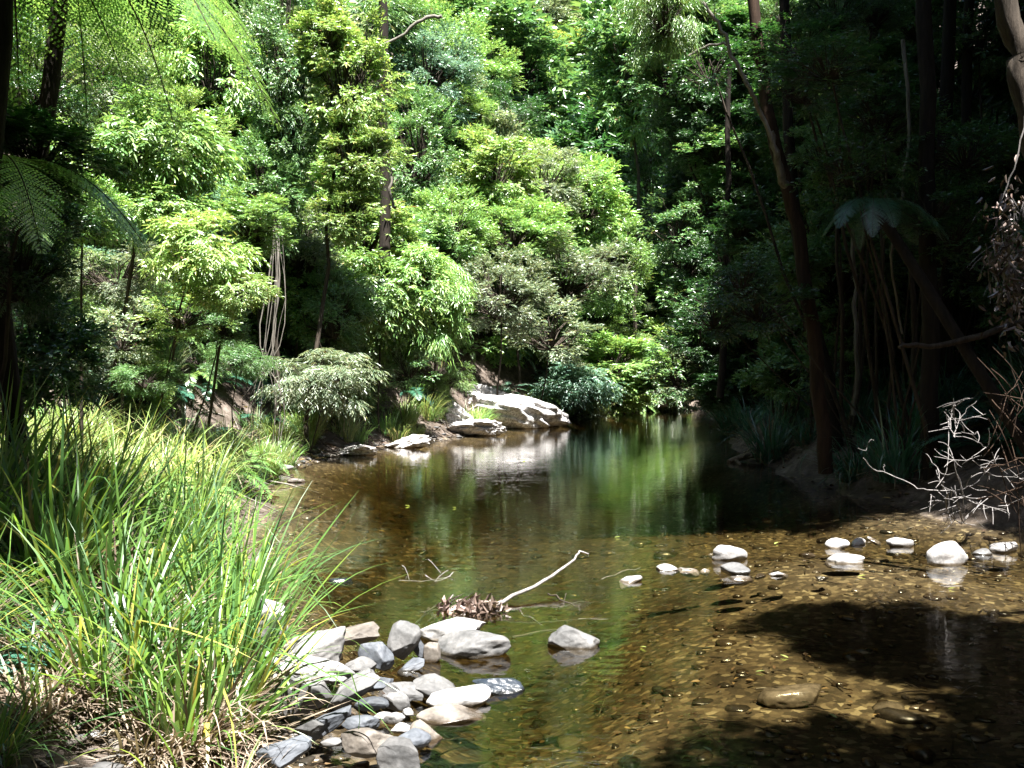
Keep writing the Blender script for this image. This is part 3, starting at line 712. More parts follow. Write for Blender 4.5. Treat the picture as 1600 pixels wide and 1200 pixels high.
# left bank and centre, hand placed: px, py, rx, ry in photo pixels, Y = distance in metres
T = [
 (310, 395, 80, 66, 9.6, 'layer_b', 'yellow', 'bright yellow green shrub overhanging the soil bank above the pale grass', 'shrub', (-4.0, 10.6)),
 (235, 318, 72, 34, 10.6, 'layer_a', 'bright', 'flat tier of bright leaves just above and left of the overhanging yellow green shrub', 'shrub', (-4.4, 11.2)),
 (398, 350, 58, 62, 10.9, 'broad_c', 'bright', 'upright bright shrub between the overhanging shrub and the hanging vines', 'shrub', (-3.6, 11.6)),
 (285, 490, 66, 44, 10.2, 'sparse', 'yellow', 'thin leafy shrub with bare twigs below the overhanging yellow green shrub', 'shrub', (-4.0, 10.8)),
 (345, 505, 50, 40, 11.2, 'small_a', 'mid', 'small dark leaved shrub beneath the overhanging shrub beside the vines', 'shrub', (-3.9, 11.8)),
 (190, 520, 60, 50, 10.2, 'sparse', 'grey', 'thin dry shrub on the bare soil at the left', 'shrub', (-4.6, 10.8)),
 (225, 590, 50, 30, 10.0, 'feather', 'mid', 'low feathery bush on the soil slope behind the pale grass', 'bush', (-4.0, 10.4)),
 (640, 575, 44, 34, 17.5, 'sparse', 'mid', 'thin leafy sapling on the bare soil of the far left bank', 'shrub', (-2.0, 18)),
 (705, 590, 36, 30, 20, 'feather', 'bright', 'little feathery bush at the top of the white outcrop', 'bush', (-1.3, 20.6)),
 (235, 225, 110, 70, 11, 'layer_a', 'bright', 'layered shrub with pale tiers of leaves at the upper left, right of the tree ferns', 'shrub', (-4.9, 12)),
 (330, 120, 85, 90, 13, 'layer_b', 'bright', 'small tree with lime green tufts left of the vine covered trunk near the top', 'tree', None),
 (400, 285, 80, 60, 11.5, 'broad_b', 'bright', 'leafy shrub with drooping bright leaves between the tiered shrub and the hanging vines', 'shrub', None),
 (270, 320, 100, 60, 12, 'feather', 'blue', 'pale silvery fern like shrub behind the bright overhanging shrub', 'shrub', None),
 (445, 110, 70, 190, 15, 'small_b', 'mid', 'tall vine covered tree with small dark leaves left of the yellow green tree', 'tree', None),
 (545, 130, 68, 150, 15, 'broad_c', 'yellow', 'tall slender tree with large yellow green leaves beside the dark gap', 'tree', None),
 (520, 290, 60, 80, 15.5, 'broad_a', 'bright', 'round bright green bush under the tall yellow green tree', 'shrub', None),
 (470, 400, 70, 90, 14.5, 'small_a', 'grey', 'grey green small leaved shrub right of the hanging vines', 'shrub', None),
 (570, 370, 80, 70, 15, 'broad_b', 'yellow', 'light green bush left of centre below the pale bare stem', 'shrub', None),
 (600, 470, 85, 75, 14.5, 'layer_b', 'bright', 'arching bright shrub hanging over the dark hollow of the bank', 'shrub', None),
 (520, 490, 60, 70, 14, 'small_a', 'mid', 'mid green shrub directly above the grey green feathery bush', 'shrub', None),
 (500, 590, 80, 50, 13, 'willow', 'grey', 'grey green feathery bush on the shore right of the hanging vines', 'bush', None),
 (370, 560, 60, 36, 11.5, 'feather', 'mid', 'dark feathery bush under the overhanging bright shrub', 'bush', None),
 (680, 470, 60, 80, 16.5, 'willow', 'bright', 'shrub with drooping green leaf sprays above the bare soil of the bank', 'shrub', None),
 (655, 240, 60, 110, 19, 'small_b', 'mid', 'dark green small leaved tree right of the dark gap and pale stem', 'tree', None),
 (665, 120, 80, 80, 21, 'small_a', 'blue', 'bluish tree high up between the dark gap and the golden crown', 'tree', None),
 (700, 360, 70, 70, 19, 'small_a', 'bright', 'bright small leaved bush in the middle of the lit bank', 'shrub', None),
 (770, 270, 70, 75, 21, 'broad_a', 'yellow', 'yellow green bush topping the sunlit mound near the centre', 'shrub', None),
 (850, 290, 70, 60, 23, 'small_a', 'grey', 'silvery bush at the top of the sunlit mound right of the yellow green one', 'shrub', None),
 (800, 370, 90, 60, 20, 'small_a', 'bright', 'dense bright bush on the middle of the sunlit mound', 'shrub', None),
 (915, 320, 70, 75, 24, 'broad_a', 'bright', 'bright bush on the right shoulder of the sunlit mound', 'shrub', None),
 (960, 420, 70, 80, 25, 'small_a', 'bright', 'pale green bush at the right end of the mound beside the dark forest', 'shrub', None),
 (780, 460, 80, 70, 18.5, 'small_a', 'grey', 'dull grey green shrub with bare twigs below the mound', 'shrub', None),
 (880, 430, 90, 80, 21.5, 'small_a', 'grey', 'broad olive shrub over the water side at the centre of the photo', 'shrub', None),
 (860, 520, 80, 50, 20.5, 'sparse', 'grey', 'thin twiggy shrub above the white rock outcrop', 'shrub', None),
 (850, 85, 95, 48, 25, 'small_a', 'gold', 'golden flowering crown at the top centre of the photo', 'tree', None),
 (780, 60, 60, 60, 27, 'broad_a', 'mid', 'green crown left of and behind the golden crown', 'tree', None),
 (790, 190, 55, 60, 26, 'small_a', 'dark', 'dark leafy hollow tree directly under the golden crown', 'tree', None),
 (870, 200, 50, 60, 27, 'small_a', 'yellow', 'slim yellow green tree right of the dark hollow tree', 'tree', None),
 (950, 210, 60, 70, 36, 'far_a', 'blue', 'distant hazy blue green tree up the gully', 'tree', None),
 (1000, 110, 80, 90, 30, 'far_b', 'mid', 'mid green tree at the upper right of the lit slope', 'tree', None),
 (1020, 330, 55, 120, 27, 'small_b', 'dark', 'dark tree where the lit slope meets the shaded forest', 'tree', None),
 (955, 565, 80, 40, 25, 'broad_b', 'bright', 'bright broad leaved bush on the far shore', 'bush', None),
 (895, 600, 60, 34, 23.5, 'layer_a', 'blue', 'pale leaved low bush just right of the white rock outcrop', 'bush', None),
 (1025, 590, 56, 38, 28, 'broad_b', 'bright', 'small bright bush at the right end of the far shore', 'bush', None),
 (560, 30, 110, 60, 19, 'willow', 'mid', 'drooping leaf sprays along the top edge left of centre', 'tree', None),
 (700, 30, 110, 50, 20, 'willow', 'grey', 'grey twiggy drooping crown along the top edge at the centre', 'tree', None),
 (150, 120, 90, 90, 12, 'small_a', 'grey', 'dull grey green thicket behind the tree fern fronds', 'shrub', None),
 (130, 330, 60, 70, 8, 'broad_a', 'bright', 'bright bush behind the palm like frond at the left edge', 'shrub', None),
 (180, 430, 90, 60, 10.5, 'feather', 'grey', 'dry looking brush on the soil bank left of the overhanging shrub', 'shrub', None),
 (60, 240, 110, 58, 5.2, 'broad_b', 'dark', 'near dark glossy leaved shrub at the left edge', 'shrub', (-3.1, 5.8)),
 (600, 10, 60, 50, 15.0, 'small_a', 'mid', 'dark green crown added at the top edge to shade the dark trunk left of centre', 'tree', None),  # crown added to throw shade on the trunk behind it
 (30, 420, 80, 90, 5.6, 'small_a', 'dark', 'dark small leaved shrub at the left edge under the glossy shrub', 'shrub', (-3.4, 6.0)),
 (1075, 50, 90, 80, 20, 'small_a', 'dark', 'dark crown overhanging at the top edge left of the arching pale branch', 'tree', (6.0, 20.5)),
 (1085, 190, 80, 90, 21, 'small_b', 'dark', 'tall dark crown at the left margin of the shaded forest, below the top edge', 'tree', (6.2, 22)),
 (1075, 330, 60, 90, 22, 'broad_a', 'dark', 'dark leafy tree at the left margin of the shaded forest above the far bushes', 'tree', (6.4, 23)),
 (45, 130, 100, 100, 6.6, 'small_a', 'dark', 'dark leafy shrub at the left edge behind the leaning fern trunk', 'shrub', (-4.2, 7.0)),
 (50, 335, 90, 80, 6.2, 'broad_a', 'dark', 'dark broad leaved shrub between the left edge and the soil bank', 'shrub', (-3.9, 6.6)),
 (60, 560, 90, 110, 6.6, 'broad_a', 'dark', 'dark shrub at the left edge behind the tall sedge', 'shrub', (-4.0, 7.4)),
]
MORE = {(310, 395): [(372, 455, 55, 34)], (600, 470): [(540, 440, 55, 50), (655, 430, 50, 50)], (445, 110): [(420, 300, 60, 110), (455, 210, 50, 70)], (545, 130): [(560, 240, 60, 80), (500, 60, 60, 60), (540, 330, 50, 60)], (850, 85): [(800, 95, 60, 40), (905, 100, 60, 36)]}
for (px, py, rx, ry, Y, var, mat, lab, cat, b) in T:
    nm = {'tree': 'tree', 'shrub': 'shrub', 'bush': 'bush'}[cat]
    tree(px, py, rx, ry, Y, var, mat, lab, cat, nm, None, b, more=MORE.get((px, py), ()))

# thicket that hugs the slope of the lit bank
GAPS = [(572, 645, 20, 350), (770, 880, 140, 210), (990, 1100, 0, 260), (250, 420, 530, 600), (205, 300, 130, 190), (380, 450, 400, 480)]
rng = np.random.default_rng(77)
row = 0
for py in range(10, 640, 50):
    for px in range(90, 1080, 66):
        qx, qy = px + rng.uniform(-28, 28) + (row % 2) * 36, py + rng.uniform(-22, 22)
        if qy > 610 and not (830 < qx < 1080): continue
        if qy > 545 and 560 < qx < 860: continue
        if any(a < qx < b and c < qy < d for a, b, c, d in GAPS): continue
        s = rng.uniform(42, 64)
        Y = hug(qx, qy, s, 9.0 if qy > 200 else 12.0, .6)
        big = Y > 24
        va = ['broad_a', 'small_a', 'broad_b', 'small_a', 'small_b', 'layer_b', 'willow', 'small_b'][rng.integers(8)]
        ma = ['bright', 'mid', 'yellow', 'grey', 'bright', 'bright', 'blue', 'yellow'][rng.integers(8)]
        tree(qx, qy, s * 1.15, s * (1.25 if va == 'small_b' else .95), Y, va, ma, 'leafy shrub in the dense thicket covering the sunlit left bank', 'shrub', 'shrub', 'thicket shrubs on the left bank')
    row += 1
row = 0
for py in range(20, 600, 56):
    for px in range(1060, 1640, 74):
        qx, qy = px + rng.uniform(-26, 26) + (row % 2) * 36, py + rng.uniform(-24, 24)
        if rng.random() < .1: continue
        s = rng.uniform(42, 64); Y = rng.uniform(12.0, 17.0)
        c = at(qx, qy, Y)
        if c.x < np.interp(Y, RY, RX) - .2: Y = 19
        va = ['broad_a', 'small_a', 'sparse', 'small_a', 'broad_c', 'sparse'][rng.integers(6)]
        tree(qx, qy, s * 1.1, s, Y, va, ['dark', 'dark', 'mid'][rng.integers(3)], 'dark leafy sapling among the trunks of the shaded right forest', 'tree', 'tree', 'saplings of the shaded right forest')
    row += 1
for k in range(16):
    qx, qy = 1110 + (k % 8) * 66 + rng.uniform(-20, 20), rng.uniform(60, 520)
    tree(qx, qy, rng.uniform(60, 90), rng.uniform(40, 60), rng.uniform(10.2, 12), 'sparse', 'dark', 'thin dark leafy tree in front of the trunks of the shaded right forest', 'tree', 'tree', 'thin trees fronting the right forest')
for k in range(44):
    qx, qy = rng.uniform(130, 1010), rng.uniform(0, 500)
    if any(a - 20 < qx < b + 20 and c < qy < d for a, b, c, d in GAPS): continue
    s = rng.uniform(50, 75)
    Y = hug(qx, qy, s, 9.0, 1.0) * .93
    tree(qx, qy, s * 1.1, s * 1.2, Y, ['small_b', 'broad_c', 'small_a', 'broad_a'][k % 4], ['bright', 'mid', 'yellow', 'grey', 'bright'][k % 5], 'slender leafy tree standing in the sunlit thicket of the left bank', 'tree', 'tree', 'slender trees in the left thicket', bark=BARKD)
# hillside filling behind the left bank
def filler(n, xr, yr, size, mats, vars_, label, group, zoff=(1.2, 4), name='tree', bark=None):
    for k in range(n):
        x, y = rng.uniform(*xr), rng.uniform(*yr)
        xl = np.interp(y, LY, LX)
        if xr[0] == -14: x = xl - rng.uniform(6, 16)
        s = rng.uniform(*size)
        z = hgt(x, y) + rng.uniform(*zoff)
        r = root(name, (x, y, hgt(x, y) - .1), label, 'tree', group)
        v = vars_[rng.integers(len(vars_))]
        cr = ob('crown', CR[v], r, (0, 0, z - r.location.z)); cr.scale = (s, s, s * rng.uniform(.8, 1.2)); cr.rotation_euler = (0, 0, rng.uniform(0, 6.28))
        setmat(cr, 0, LM[mats[rng.integers(len(mats))]]); setmat(cr, 1, bark or BARKD)
        g = Geo(); h = z - r.location.z
        g.tube(crook((0, 0, -.1), (0, 0, h + .3), 6, .06, rng), np.linspace(.03 + .02 * h, .02 + .008 * h, 6), 6)
        ob('trunk', g.mesh('trunk', [bark or BARKD]), r)
filler(16, (-14, -4), (13, 24), (.55, .85), ['mid', 'dark', 'bright', 'grey'], ['far_a', 'far_b'], 'dense green tree on the slope behind the lit left bank', 'trees on the left slope', (1.5, 5))
filler(26, (-16, 12), (34, 48), (.8, 1.2), ['mid', 'dark', 'bright', 'blue'], ['far_a', 'far_b'], 'green tree far up the forested hillside behind the creek', 'trees on the far hillside', (1.5, 6))
filler(14, (-30, 24), (44, 62), (1.2, 1.9), ['mid', 'dark', 'mid'], ['far_a', 'far_b'], 'hardly visible tree on the crest of the hillside', 'trees on the hill crest', (3, 7))
# shaded forest on the right: high canopy plus dark understory
def canopy_tree(x, y, zc, s, label, group, r0=.14, mat='dark', lean=(0, 0), bark=None, var='canopy', sz=1.0):
    z0 = hgt(x, y) - .1
    r = root('tree', (x, y, z0), label, 'tree', group)
    cr = ob('crown', CR[var], r, (lean[0], lean[1], zc - z0)); cr.scale = (s, s, s * sz); cr.rotation_euler = (0, 0, rng.uniform(0, 6.28))
    setmat(cr, 0, LM[mat]); setmat(cr, 1, bark or BARKD)
    g = Geo(); g.tube(crook((0, 0, 0), (lean[0], lean[1], zc - z0 + .5), 16, .06, rng), np.linspace(r0, r0 * .5, 16), 10, 0, .06, rng)
    ob('trunk', g.mesh('trunk', [bark or BARKD]), r)
    return r
CG = 'tall trees of the shaded right forest'
for k in range(14):
    y = 9 + k * 1.75 + rng.uniform(-.5, .5)
    x = np.interp(y, RY, RX) + 1.0 + (k % 3) * 2.6 + rng.uniform(-.6, .6)
    x = max(x, .17 * (y + 4) + 4.7)
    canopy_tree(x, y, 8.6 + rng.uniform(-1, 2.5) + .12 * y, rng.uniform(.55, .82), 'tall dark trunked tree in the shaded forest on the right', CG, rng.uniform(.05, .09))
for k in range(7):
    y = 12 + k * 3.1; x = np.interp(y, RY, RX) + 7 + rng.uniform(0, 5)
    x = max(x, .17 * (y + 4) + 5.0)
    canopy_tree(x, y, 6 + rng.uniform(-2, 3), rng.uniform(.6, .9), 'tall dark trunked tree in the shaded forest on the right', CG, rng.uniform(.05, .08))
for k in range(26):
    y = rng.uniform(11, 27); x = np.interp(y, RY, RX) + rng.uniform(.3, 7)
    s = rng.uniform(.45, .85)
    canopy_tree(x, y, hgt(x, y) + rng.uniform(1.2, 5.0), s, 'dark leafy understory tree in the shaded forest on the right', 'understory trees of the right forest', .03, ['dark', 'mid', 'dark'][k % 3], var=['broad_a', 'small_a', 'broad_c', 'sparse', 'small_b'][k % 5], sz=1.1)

# shade givers whose crowns are above the picture
def caster(x, y, z, s, tx, ty, label):
    g0 = hgt(tx, ty) - .1
    cx, cy = x + .14 * z - tx, y - .40 * z - ty
    r = root('tree', (tx, ty, g0), label, 'tree', 'trees arching over the creek beside the camera')
    cr = ob('crown', CR['canopy'], r, (cx, cy, z - g0)); cr.scale = (s, s, s); cr.rotation_euler = (0, 0, rng.uniform(0, 6.28))
    setmat(cr, 0, LM['mid']); setmat(cr, 1, BARKD)
    g = Geo(); h = z - g0
    P = np.vstack([crook((0, 0, 0), (cx * .06, cy * .06, h * .85), 10, .03, rng), crook((cx * .1, cy * .1, h * .93), (cx, cy, h + .3), 6, .03, rng)])
    g.tube(P, np.linspace(.11, .04, len(P)), 9)
    ob('trunk', g.mesh('trunk', [BARKD]), r)
caster(3.5, 3.6, 7.0, .58, 8.2, 1.0, 'tall tree on the right bank whose crown arches over the near water')
caster(5.0, 3.2, 7.5, .62, 8.6, -1.5, 'second tall tree on the right bank beside the camera')
caster(2.3, 6.0, 8.5, .2, 7.0, 4.0, 'slender tree on the right bank leaning over the lit shallows')
caster(4.0, 5.0, 8.0, .38, 8.0, 3.4, 'leaning tree on the right bank between the others beside the camera')
caster(1.2, 2.9, 7.0, .44, 7.6, -3.0, 'leaning tree behind the camera on the right')
caster(-2.3, 3.0, 6.0, .2, -5.5, .5, 'small tree on the left bank close beside the camera')
caster(-2.7, 2.4, 7.0, .34, -5.0, -1.0, 'tree on the left bank behind the camera')
caster(-3.7, 4.9, 7.0, .42, -6.0, 1.6, 'tree on the left bank beside the camera')
for k, (x, y) in enumerate([(3.9, 11.8), (5.6, 12.2), (4.6, 14.8), (5.6, 17.6), (7.0, 10.0)]):
    caster(x, y, 9.5, .66, np.interp(y, RY, RX) + 2.2, y - 1.5, 'tree on the right bank whose crown arches over the middle of the creek')

for k in range(16):
    a = -2.75 + k * .19; rr = 9 + 3 * (k % 3)
    x, y = rr * math.cos(a) * 1.1, rr * math.sin(a) * .9 - 1.5
    canopy_tree(x, y, hgt(x, y) + [5.0, 8.5, 3.0][k % 3], 1.25, 'forest tree standing behind the camera, out of the picture', 'forest behind the camera', .12)
for k, (x, y) in enumerate([(-9.5, 0), (-10, 4), (-9, 7.5), (10.5, 1), (11, 5), (10, 8), (-2, -5.5), (3, -5.5), (7, -4)]):
    canopy_tree(x, y, hgt(x, y) + 8.5, 1.2, 'tall forest tree beside or behind the camera, out of the picture', 'forest behind the camera', .14)

# ------------------------------------------------------------------ sedge, grass and fern clumps
def make_sedge(name, seed, n, L0, L1, w0, w1, spread, dry, th1=(.3, 2.0), th0=(.03, .5), mats=('sedge', 'straw')):
    rng = np.random.default_rng(seed); g = Geo()
    def part(n, mi, la, lb, t0, t1, wa, wb, sp, zz=0):
        az = rng.uniform(0, 2 * math.pi, n); rr = sp * rng.random(n) ** .6
        az2 = az + rng.normal(0, .5, n)
        B = np.stack([rr * np.cos(az2), rr * np.sin(az2), np.full(n, -.04) + zz * rng.random(n)], 1)
        g.blades(B, az, rng.uniform(la, lb, n), rng.uniform(wa, wb, n), rng.uniform(*t0, n), rng.uniform(*t1, n) * rng.random(n) ** .5, 9, mi, rng.uniform(-.5, .5))
    part(n, 0, L0, L1, th0, th1, w0, w1, spread)
    part(n // 3, 0, L0 * .4, L0 * .9, (.2, 1.0), (.3, 1.2), w0 * .8, w1 * .8, spread)
    if dry:
        part(dry, 1, L0 * .35, L0 * .85, (.7, 1.5), (.4, 1.4), w0 * .8, w1, spread, .1)
        part(dry // 6, 1, L0 * .6, L1 * .8, (.1, .6), (1.0, 2.6), w0 * .7, w1 * .9, spread)
    return g.mesh(name, [LM[mats[0]], LM[mats[1]]])
SED = [make_sedge('sedge_mesh_a', 31, 120, .55, .98, .012, .021, .2, 260, (.4, 2.2), (.05, .75)),
       make_sedge('sedge_mesh_b', 32, 130, .6, 1.0, .011, .019, .18, 110, (.3, 2.2), (.05, .65)),
       make_sedge('sedge_mesh_c', 33, 130, .55, 1.05, .011, .02, .2, 80, (.2, 1.8), (.03, .55)),
       make_sedge('sedge_mesh_d', 34, 120, .45, .8, .01, .016, .16, 90, (.8, 2.6), (.1, .9))]
GR = [make_sedge('grass_mesh_a', 41, 150, .35, .7, .009, .015, .16, 50, (.8, 2.4)),
      make_sedge('grass_mesh_b', 42, 130, .3, .55, .009, .014, .14, 30, (.6, 2.0))]
def clump(me, x, y, s, label, group, mat=None, name='sedge_clump', cat='sedge clump', z=None, sz=None):
    o = ob(name, me, loc=(x, y, (hgt(x, y) if z is None else z)))
    o.scale = (s, s, sz or s); o.rotation_euler = (0, 0, rng.uniform(0, 6.28))
    if mat: setmat(o, 0, LM[mat])
    return tag(o, label, cat, group)
SG = 'sedge clumps on the near left bank'
near = [
 (-1.2, 3.75, .95, 0, 'foremost large sedge clump with a skirt of dry straw left of the rock pile'),
 (-1.5, 3.75, .9, 1, 'sedge clump just left of the foremost clump'),
 (-1.25, 4.25, 1.0, 2, 'tall sedge clump directly behind the foremost clump, beside the topmost boulder'),
 (-1.75, 4.3, 1.12, 0, 'tall dark sedge clump behind the two foremost clumps'),
 (-1.45, 5.0, 1.0, 2, 'sedge clump leaning out over the water behind the white boulder'),
 (-2.15, 4.6, 1.2, 1, 'dark sedge clump left of the middle of the sedge bed'),
 (-2.6, 4.9, 1.25, 0, 'dark sedge clump near the left edge of the photo'),
 (-2.2, 3.9, .9, 3, 'shaded sedge clump at the left edge with arching leaves'),
 (-1.85, 5.4, 1.0, 2, 'sedge clump in the second rank near the water'),
 (-2.4, 5.7, 1.15, 1, 'sedge clump in the second rank further left'),
 (-3.0, 5.6, 1.2, 0, 'sedge clump in the second rank at the left edge'),
 (-1.65, 6.1, .95, 3, 'arching sedge clump on the shore whose tips hang above the water'),
 (-2.1, 6.5, .9, 2, 'sedge clump at the back of the dark bed'),
 (-1.95, 3.1, .7, 3, 'low sedge clump in the shade of the lower left corner'),
 (-1.6, 3.05, .45, 3, 'small straggling sedge tuft below the foremost clump'),
]
for x, y, s_, k, lab in near:
    clump(SED[k], x, y, s_, lab, SG)
STRAW = make_sedge('straw_mesh', 35, 16, .4, .7, .01, .016, .22, 420, (.8, 2.4), (.3, 1.0))
for x, y, s_, lab in [(-1.25, 3.5, .8, 'heap of dry pale straw at the foot of the foremost sedge clump'), (-1.65, 3.5, .8, 'heap of dry straw left of the foremost sedge clump'), (-.95, 3.3, .55, 'small heap of straw beside the stones at the lower edge'), (-1.9, 3.9, .7, 'dry straw heap in front of the shaded left sedge')]:
    clump(STRAW, x, y, s_, lab, 'straw heaps under the sedge', None, 'straw_heap', 'straw')
# pale sunlit grass terrace behind
for k in range(26):
    y = rng.uniform(6.9, 10.6); x = np.interp(y, LY, LX) - .35 - rng.random() * 2.6
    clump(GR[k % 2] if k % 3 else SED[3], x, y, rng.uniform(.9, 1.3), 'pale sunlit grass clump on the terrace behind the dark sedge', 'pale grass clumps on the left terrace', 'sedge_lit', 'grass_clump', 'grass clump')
for k in range(64):
    y = 12.0 + k * .3 + rng.uniform(-.2, .2); x = np.interp(y, LY, LX) - rng.uniform(.02, .8)
    if 21.2 < y < 24.4: continue
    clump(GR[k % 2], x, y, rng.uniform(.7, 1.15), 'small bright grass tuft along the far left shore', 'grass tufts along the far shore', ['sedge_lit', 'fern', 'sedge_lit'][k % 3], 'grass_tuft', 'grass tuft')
for k in range(46):
    y = 9.3 + (k / 46) * 17 + rng.uniform(-.3, .3); x = np.interp(y, RY, RX) + rng.uniform(.05, 2.2)
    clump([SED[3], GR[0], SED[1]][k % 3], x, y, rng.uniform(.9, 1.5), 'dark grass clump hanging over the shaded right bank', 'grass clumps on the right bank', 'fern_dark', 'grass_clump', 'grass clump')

# ferns
def frond(g, base, az, L, up, drop, npair, pw, bip, rng, mi=0, stem=1, m=13):
    a = np.array([math.cos(az), math.sin(az), 0]); side = np.array([-math.sin(az), math.cos(az), 0])
    f = lambda t: np.array(base) + a * L * (t - .12 * t * t) + np.array([0, 0, L]) * (up * t - drop * t * t)
    ts = np.linspace(0, 1, 12)
    g.tube([f(t) for t in ts], np.linspace(.012, .002, 12) * max(.5, L / 1.5), 4, stem)
    B, D, N, Ls, Ws = [], [], [], [], []
    for i in range(npair):
        t = .1 + .9 * (i + .5) / npair
        p = f(t); tn = f(t + .01) - p; tn /= np.linalg.norm(tn)
        nn = np.cross(tn, side); nn = nn if nn[2] > 0 else -nn
        pl = pw * L * (math.sin(math.pi * min(1, .14 + .86 * t)) ** .75 + .04)
        for sg in (-1, 1):
            d = side * sg * .86 + tn * (.4 + .3 * t) + rng.normal(0, .05, 3); d /= np.linalg.norm(d)
            if not bip:
                B.append(p); D.append(d - np.array([0, 0, .15])); N.append(nn + rng.normal(0, .15, 3)); Ls.append(pl); Ws.append(.9 * L / npair)
            else:
                cr = np.cross(nn, d)
                for q in range(m):
                    u = (q + .5) / m
                    pp = p + d * pl * u - np.array([0, 0, 1]) * pl * .22 * u * u
                    for s2 in (-1, 1):
                        B.append(pp); D.append(cr * s2 * .8 + d * .55 - nn * .15); N.append(nn + rng.normal(0, .12, 3))
                        Ls.append(max(.01, .8 * L / npair * (1.08 - u * .85))); Ws.append(pl / m * .8)
    g.kites(np.array(B), np.array(D), np.array(N), np.array(Ls), np.array(Ws), mi)
def make_fern(name, seed, nf, L, up, drop, npair, pw, bip, jit=.25, mat='fern', m=13):
    rng = np.random.default_rng(seed); g = Geo()
    for k in range(nf):
        frond(g, (0, 0, 0), k / nf * 6.283 + rng.normal(0, .2), L * rng.uniform(.75, 1.1), up * rng.uniform(1 - jit, 1 + jit), drop * rng.uniform(1 - jit, 1 + jit), npair, pw, bip, rng, m=m)
    return g.mesh(name, [LM[mat], BARK])
TF = [make_fern('tree_fern_fronds_a', 51, 13, 1.7, .55, .95, 34, .22, True), make_fern('tree_fern_fronds_b', 52, 12, 1.6, .35, .8, 34, .22, True)]
FE = [make_fern('fern_fronds_a', 53, 11, .6, 1.0, 1.0, 20, .22, False), make_fern('fern_fronds_b', 54, 9, .7, .8, .9, 20, .24, False)]
def tree_fern(px, py, Y, s, k, mat, path, r0, label, rot=0, bark=None):
    c = at(px, py, Y)
    bx, by = path[0]
    bz = hgt(bx, by) - .05
    r = root('tree_fern', (bx, by, bz), label, 'tree fern')
    f = ob('fronds', TF[k], r, c - Vector((bx, by, bz))); f.scale = (s, s, s); f.rotation_euler = (0, 0, rot)
    setmat(f, 0, LM[mat])
    pts = [Vector((0, 0, 0))] + [at(a, b, y_) - Vector((bx, by, bz)) for a, b, y_ in path[1:]] + [c - Vector((bx, by, bz))]
    P = []
    for i in range(len(pts) - 1):
        for t in (0, .33, .66): P.append(pts[i].lerp(pts[i + 1], t))
    P.append(pts[-1])
    g = Geo(); g.tube(P, np.linspace(r0 * 1.2, r0 * .8, len(P)), 10, 0, .12, rng)
    ob('trunk', g.mesh('trunk', [bark or BARKD]), r)
tree_fern(100, -75, 5.6, .8, 0, 'fern', [(-3.0, 6.2), (0, 470, 5.9), (38, 350, 5.8), (72, 180, 5.7), (92, 20, 5.6)], .05, 'near tree fern with a thin dark trunk leaning up across the left edge', .5)
tree_fern(-20, 262, 5.0, .62, 1, 'fern', [(-3.1, 5.0)], .06, 'tree fern at the left edge whose pale frond arches beside the dark trunk', 2.2)
tree_fern(10, -120, 4.6, .9, 1, 'fern', [(-2.7, 4.8), (5, 60, 4.6)], .045, 'second dark trunked tree fern cut by the upper left corner', 1.0)
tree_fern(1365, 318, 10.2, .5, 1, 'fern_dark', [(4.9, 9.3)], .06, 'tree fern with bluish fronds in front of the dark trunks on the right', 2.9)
for k in range(34):
    y = rng.uniform(7.5, 13); x = np.interp(y, LY, LX) - rng.uniform(.3, 3.4)
    clump(FE[k % 2], x, y, rng.uniform(.7, 1.2), 'green fern in the lit undergrowth of the left bank', 'ferns on the left bank', ['fern', 'sedge_lit', 'fern'][k % 3], 'fern', 'fern')
for k in range(120):
    y = rng.uniform(9.0, 21.0); x = np.interp(y, LY, LX) - rng.uniform(1.0 if y > 12 else 2.6, 3.2 if y > 12 else 5.5)
    clump(FE[k % 2] if k % 3 else GR[k % 2], x, y, rng.uniform(.7, 1.3), 'green fern or tuft on the soil slope of the left bank', 'undergrowth of the left slope', ['fern', 'mid', 'grey', 'fern_dark'][k % 4], 'undergrowth_plant', 'plant')
for k in range(20):
    y = rng.uniform(23.5, 31.5); x = np.interp(y, LY, LX) - rng.uniform(.1, 2)
    clump(FE[k % 2], x, y, rng.uniform(1.0, 1.7), 'bright fern on the far shore right of the white rock outcrop', 'ferns on the far shore', ['fern', 'blue'][k % 2], 'fern', 'fern')
for k in range(14):
    y = rng.uniform(3.0, 4.6); x = rng.uniform(-2.4, -1.5)
    clump(FE[k % 2], x, y, rng.uniform(.35, .6), 'small fern between the sedge clumps of the lower left', 'small ferns among the sedge', ['fern', 'fern_dark'][k % 2], 'fern', 'fern')
for k in range(24):
    y = rng.uniform(9.5, 20); x = np.interp(y, RY, RX) + rng.uniform(.3, 3.5)
    clump(FE[k % 2], x, y, rng.uniform(.9, 1.5), 'dark fern on the shaded right bank', 'ferns on the right bank', 'fern_dark', 'fern', 'fern')

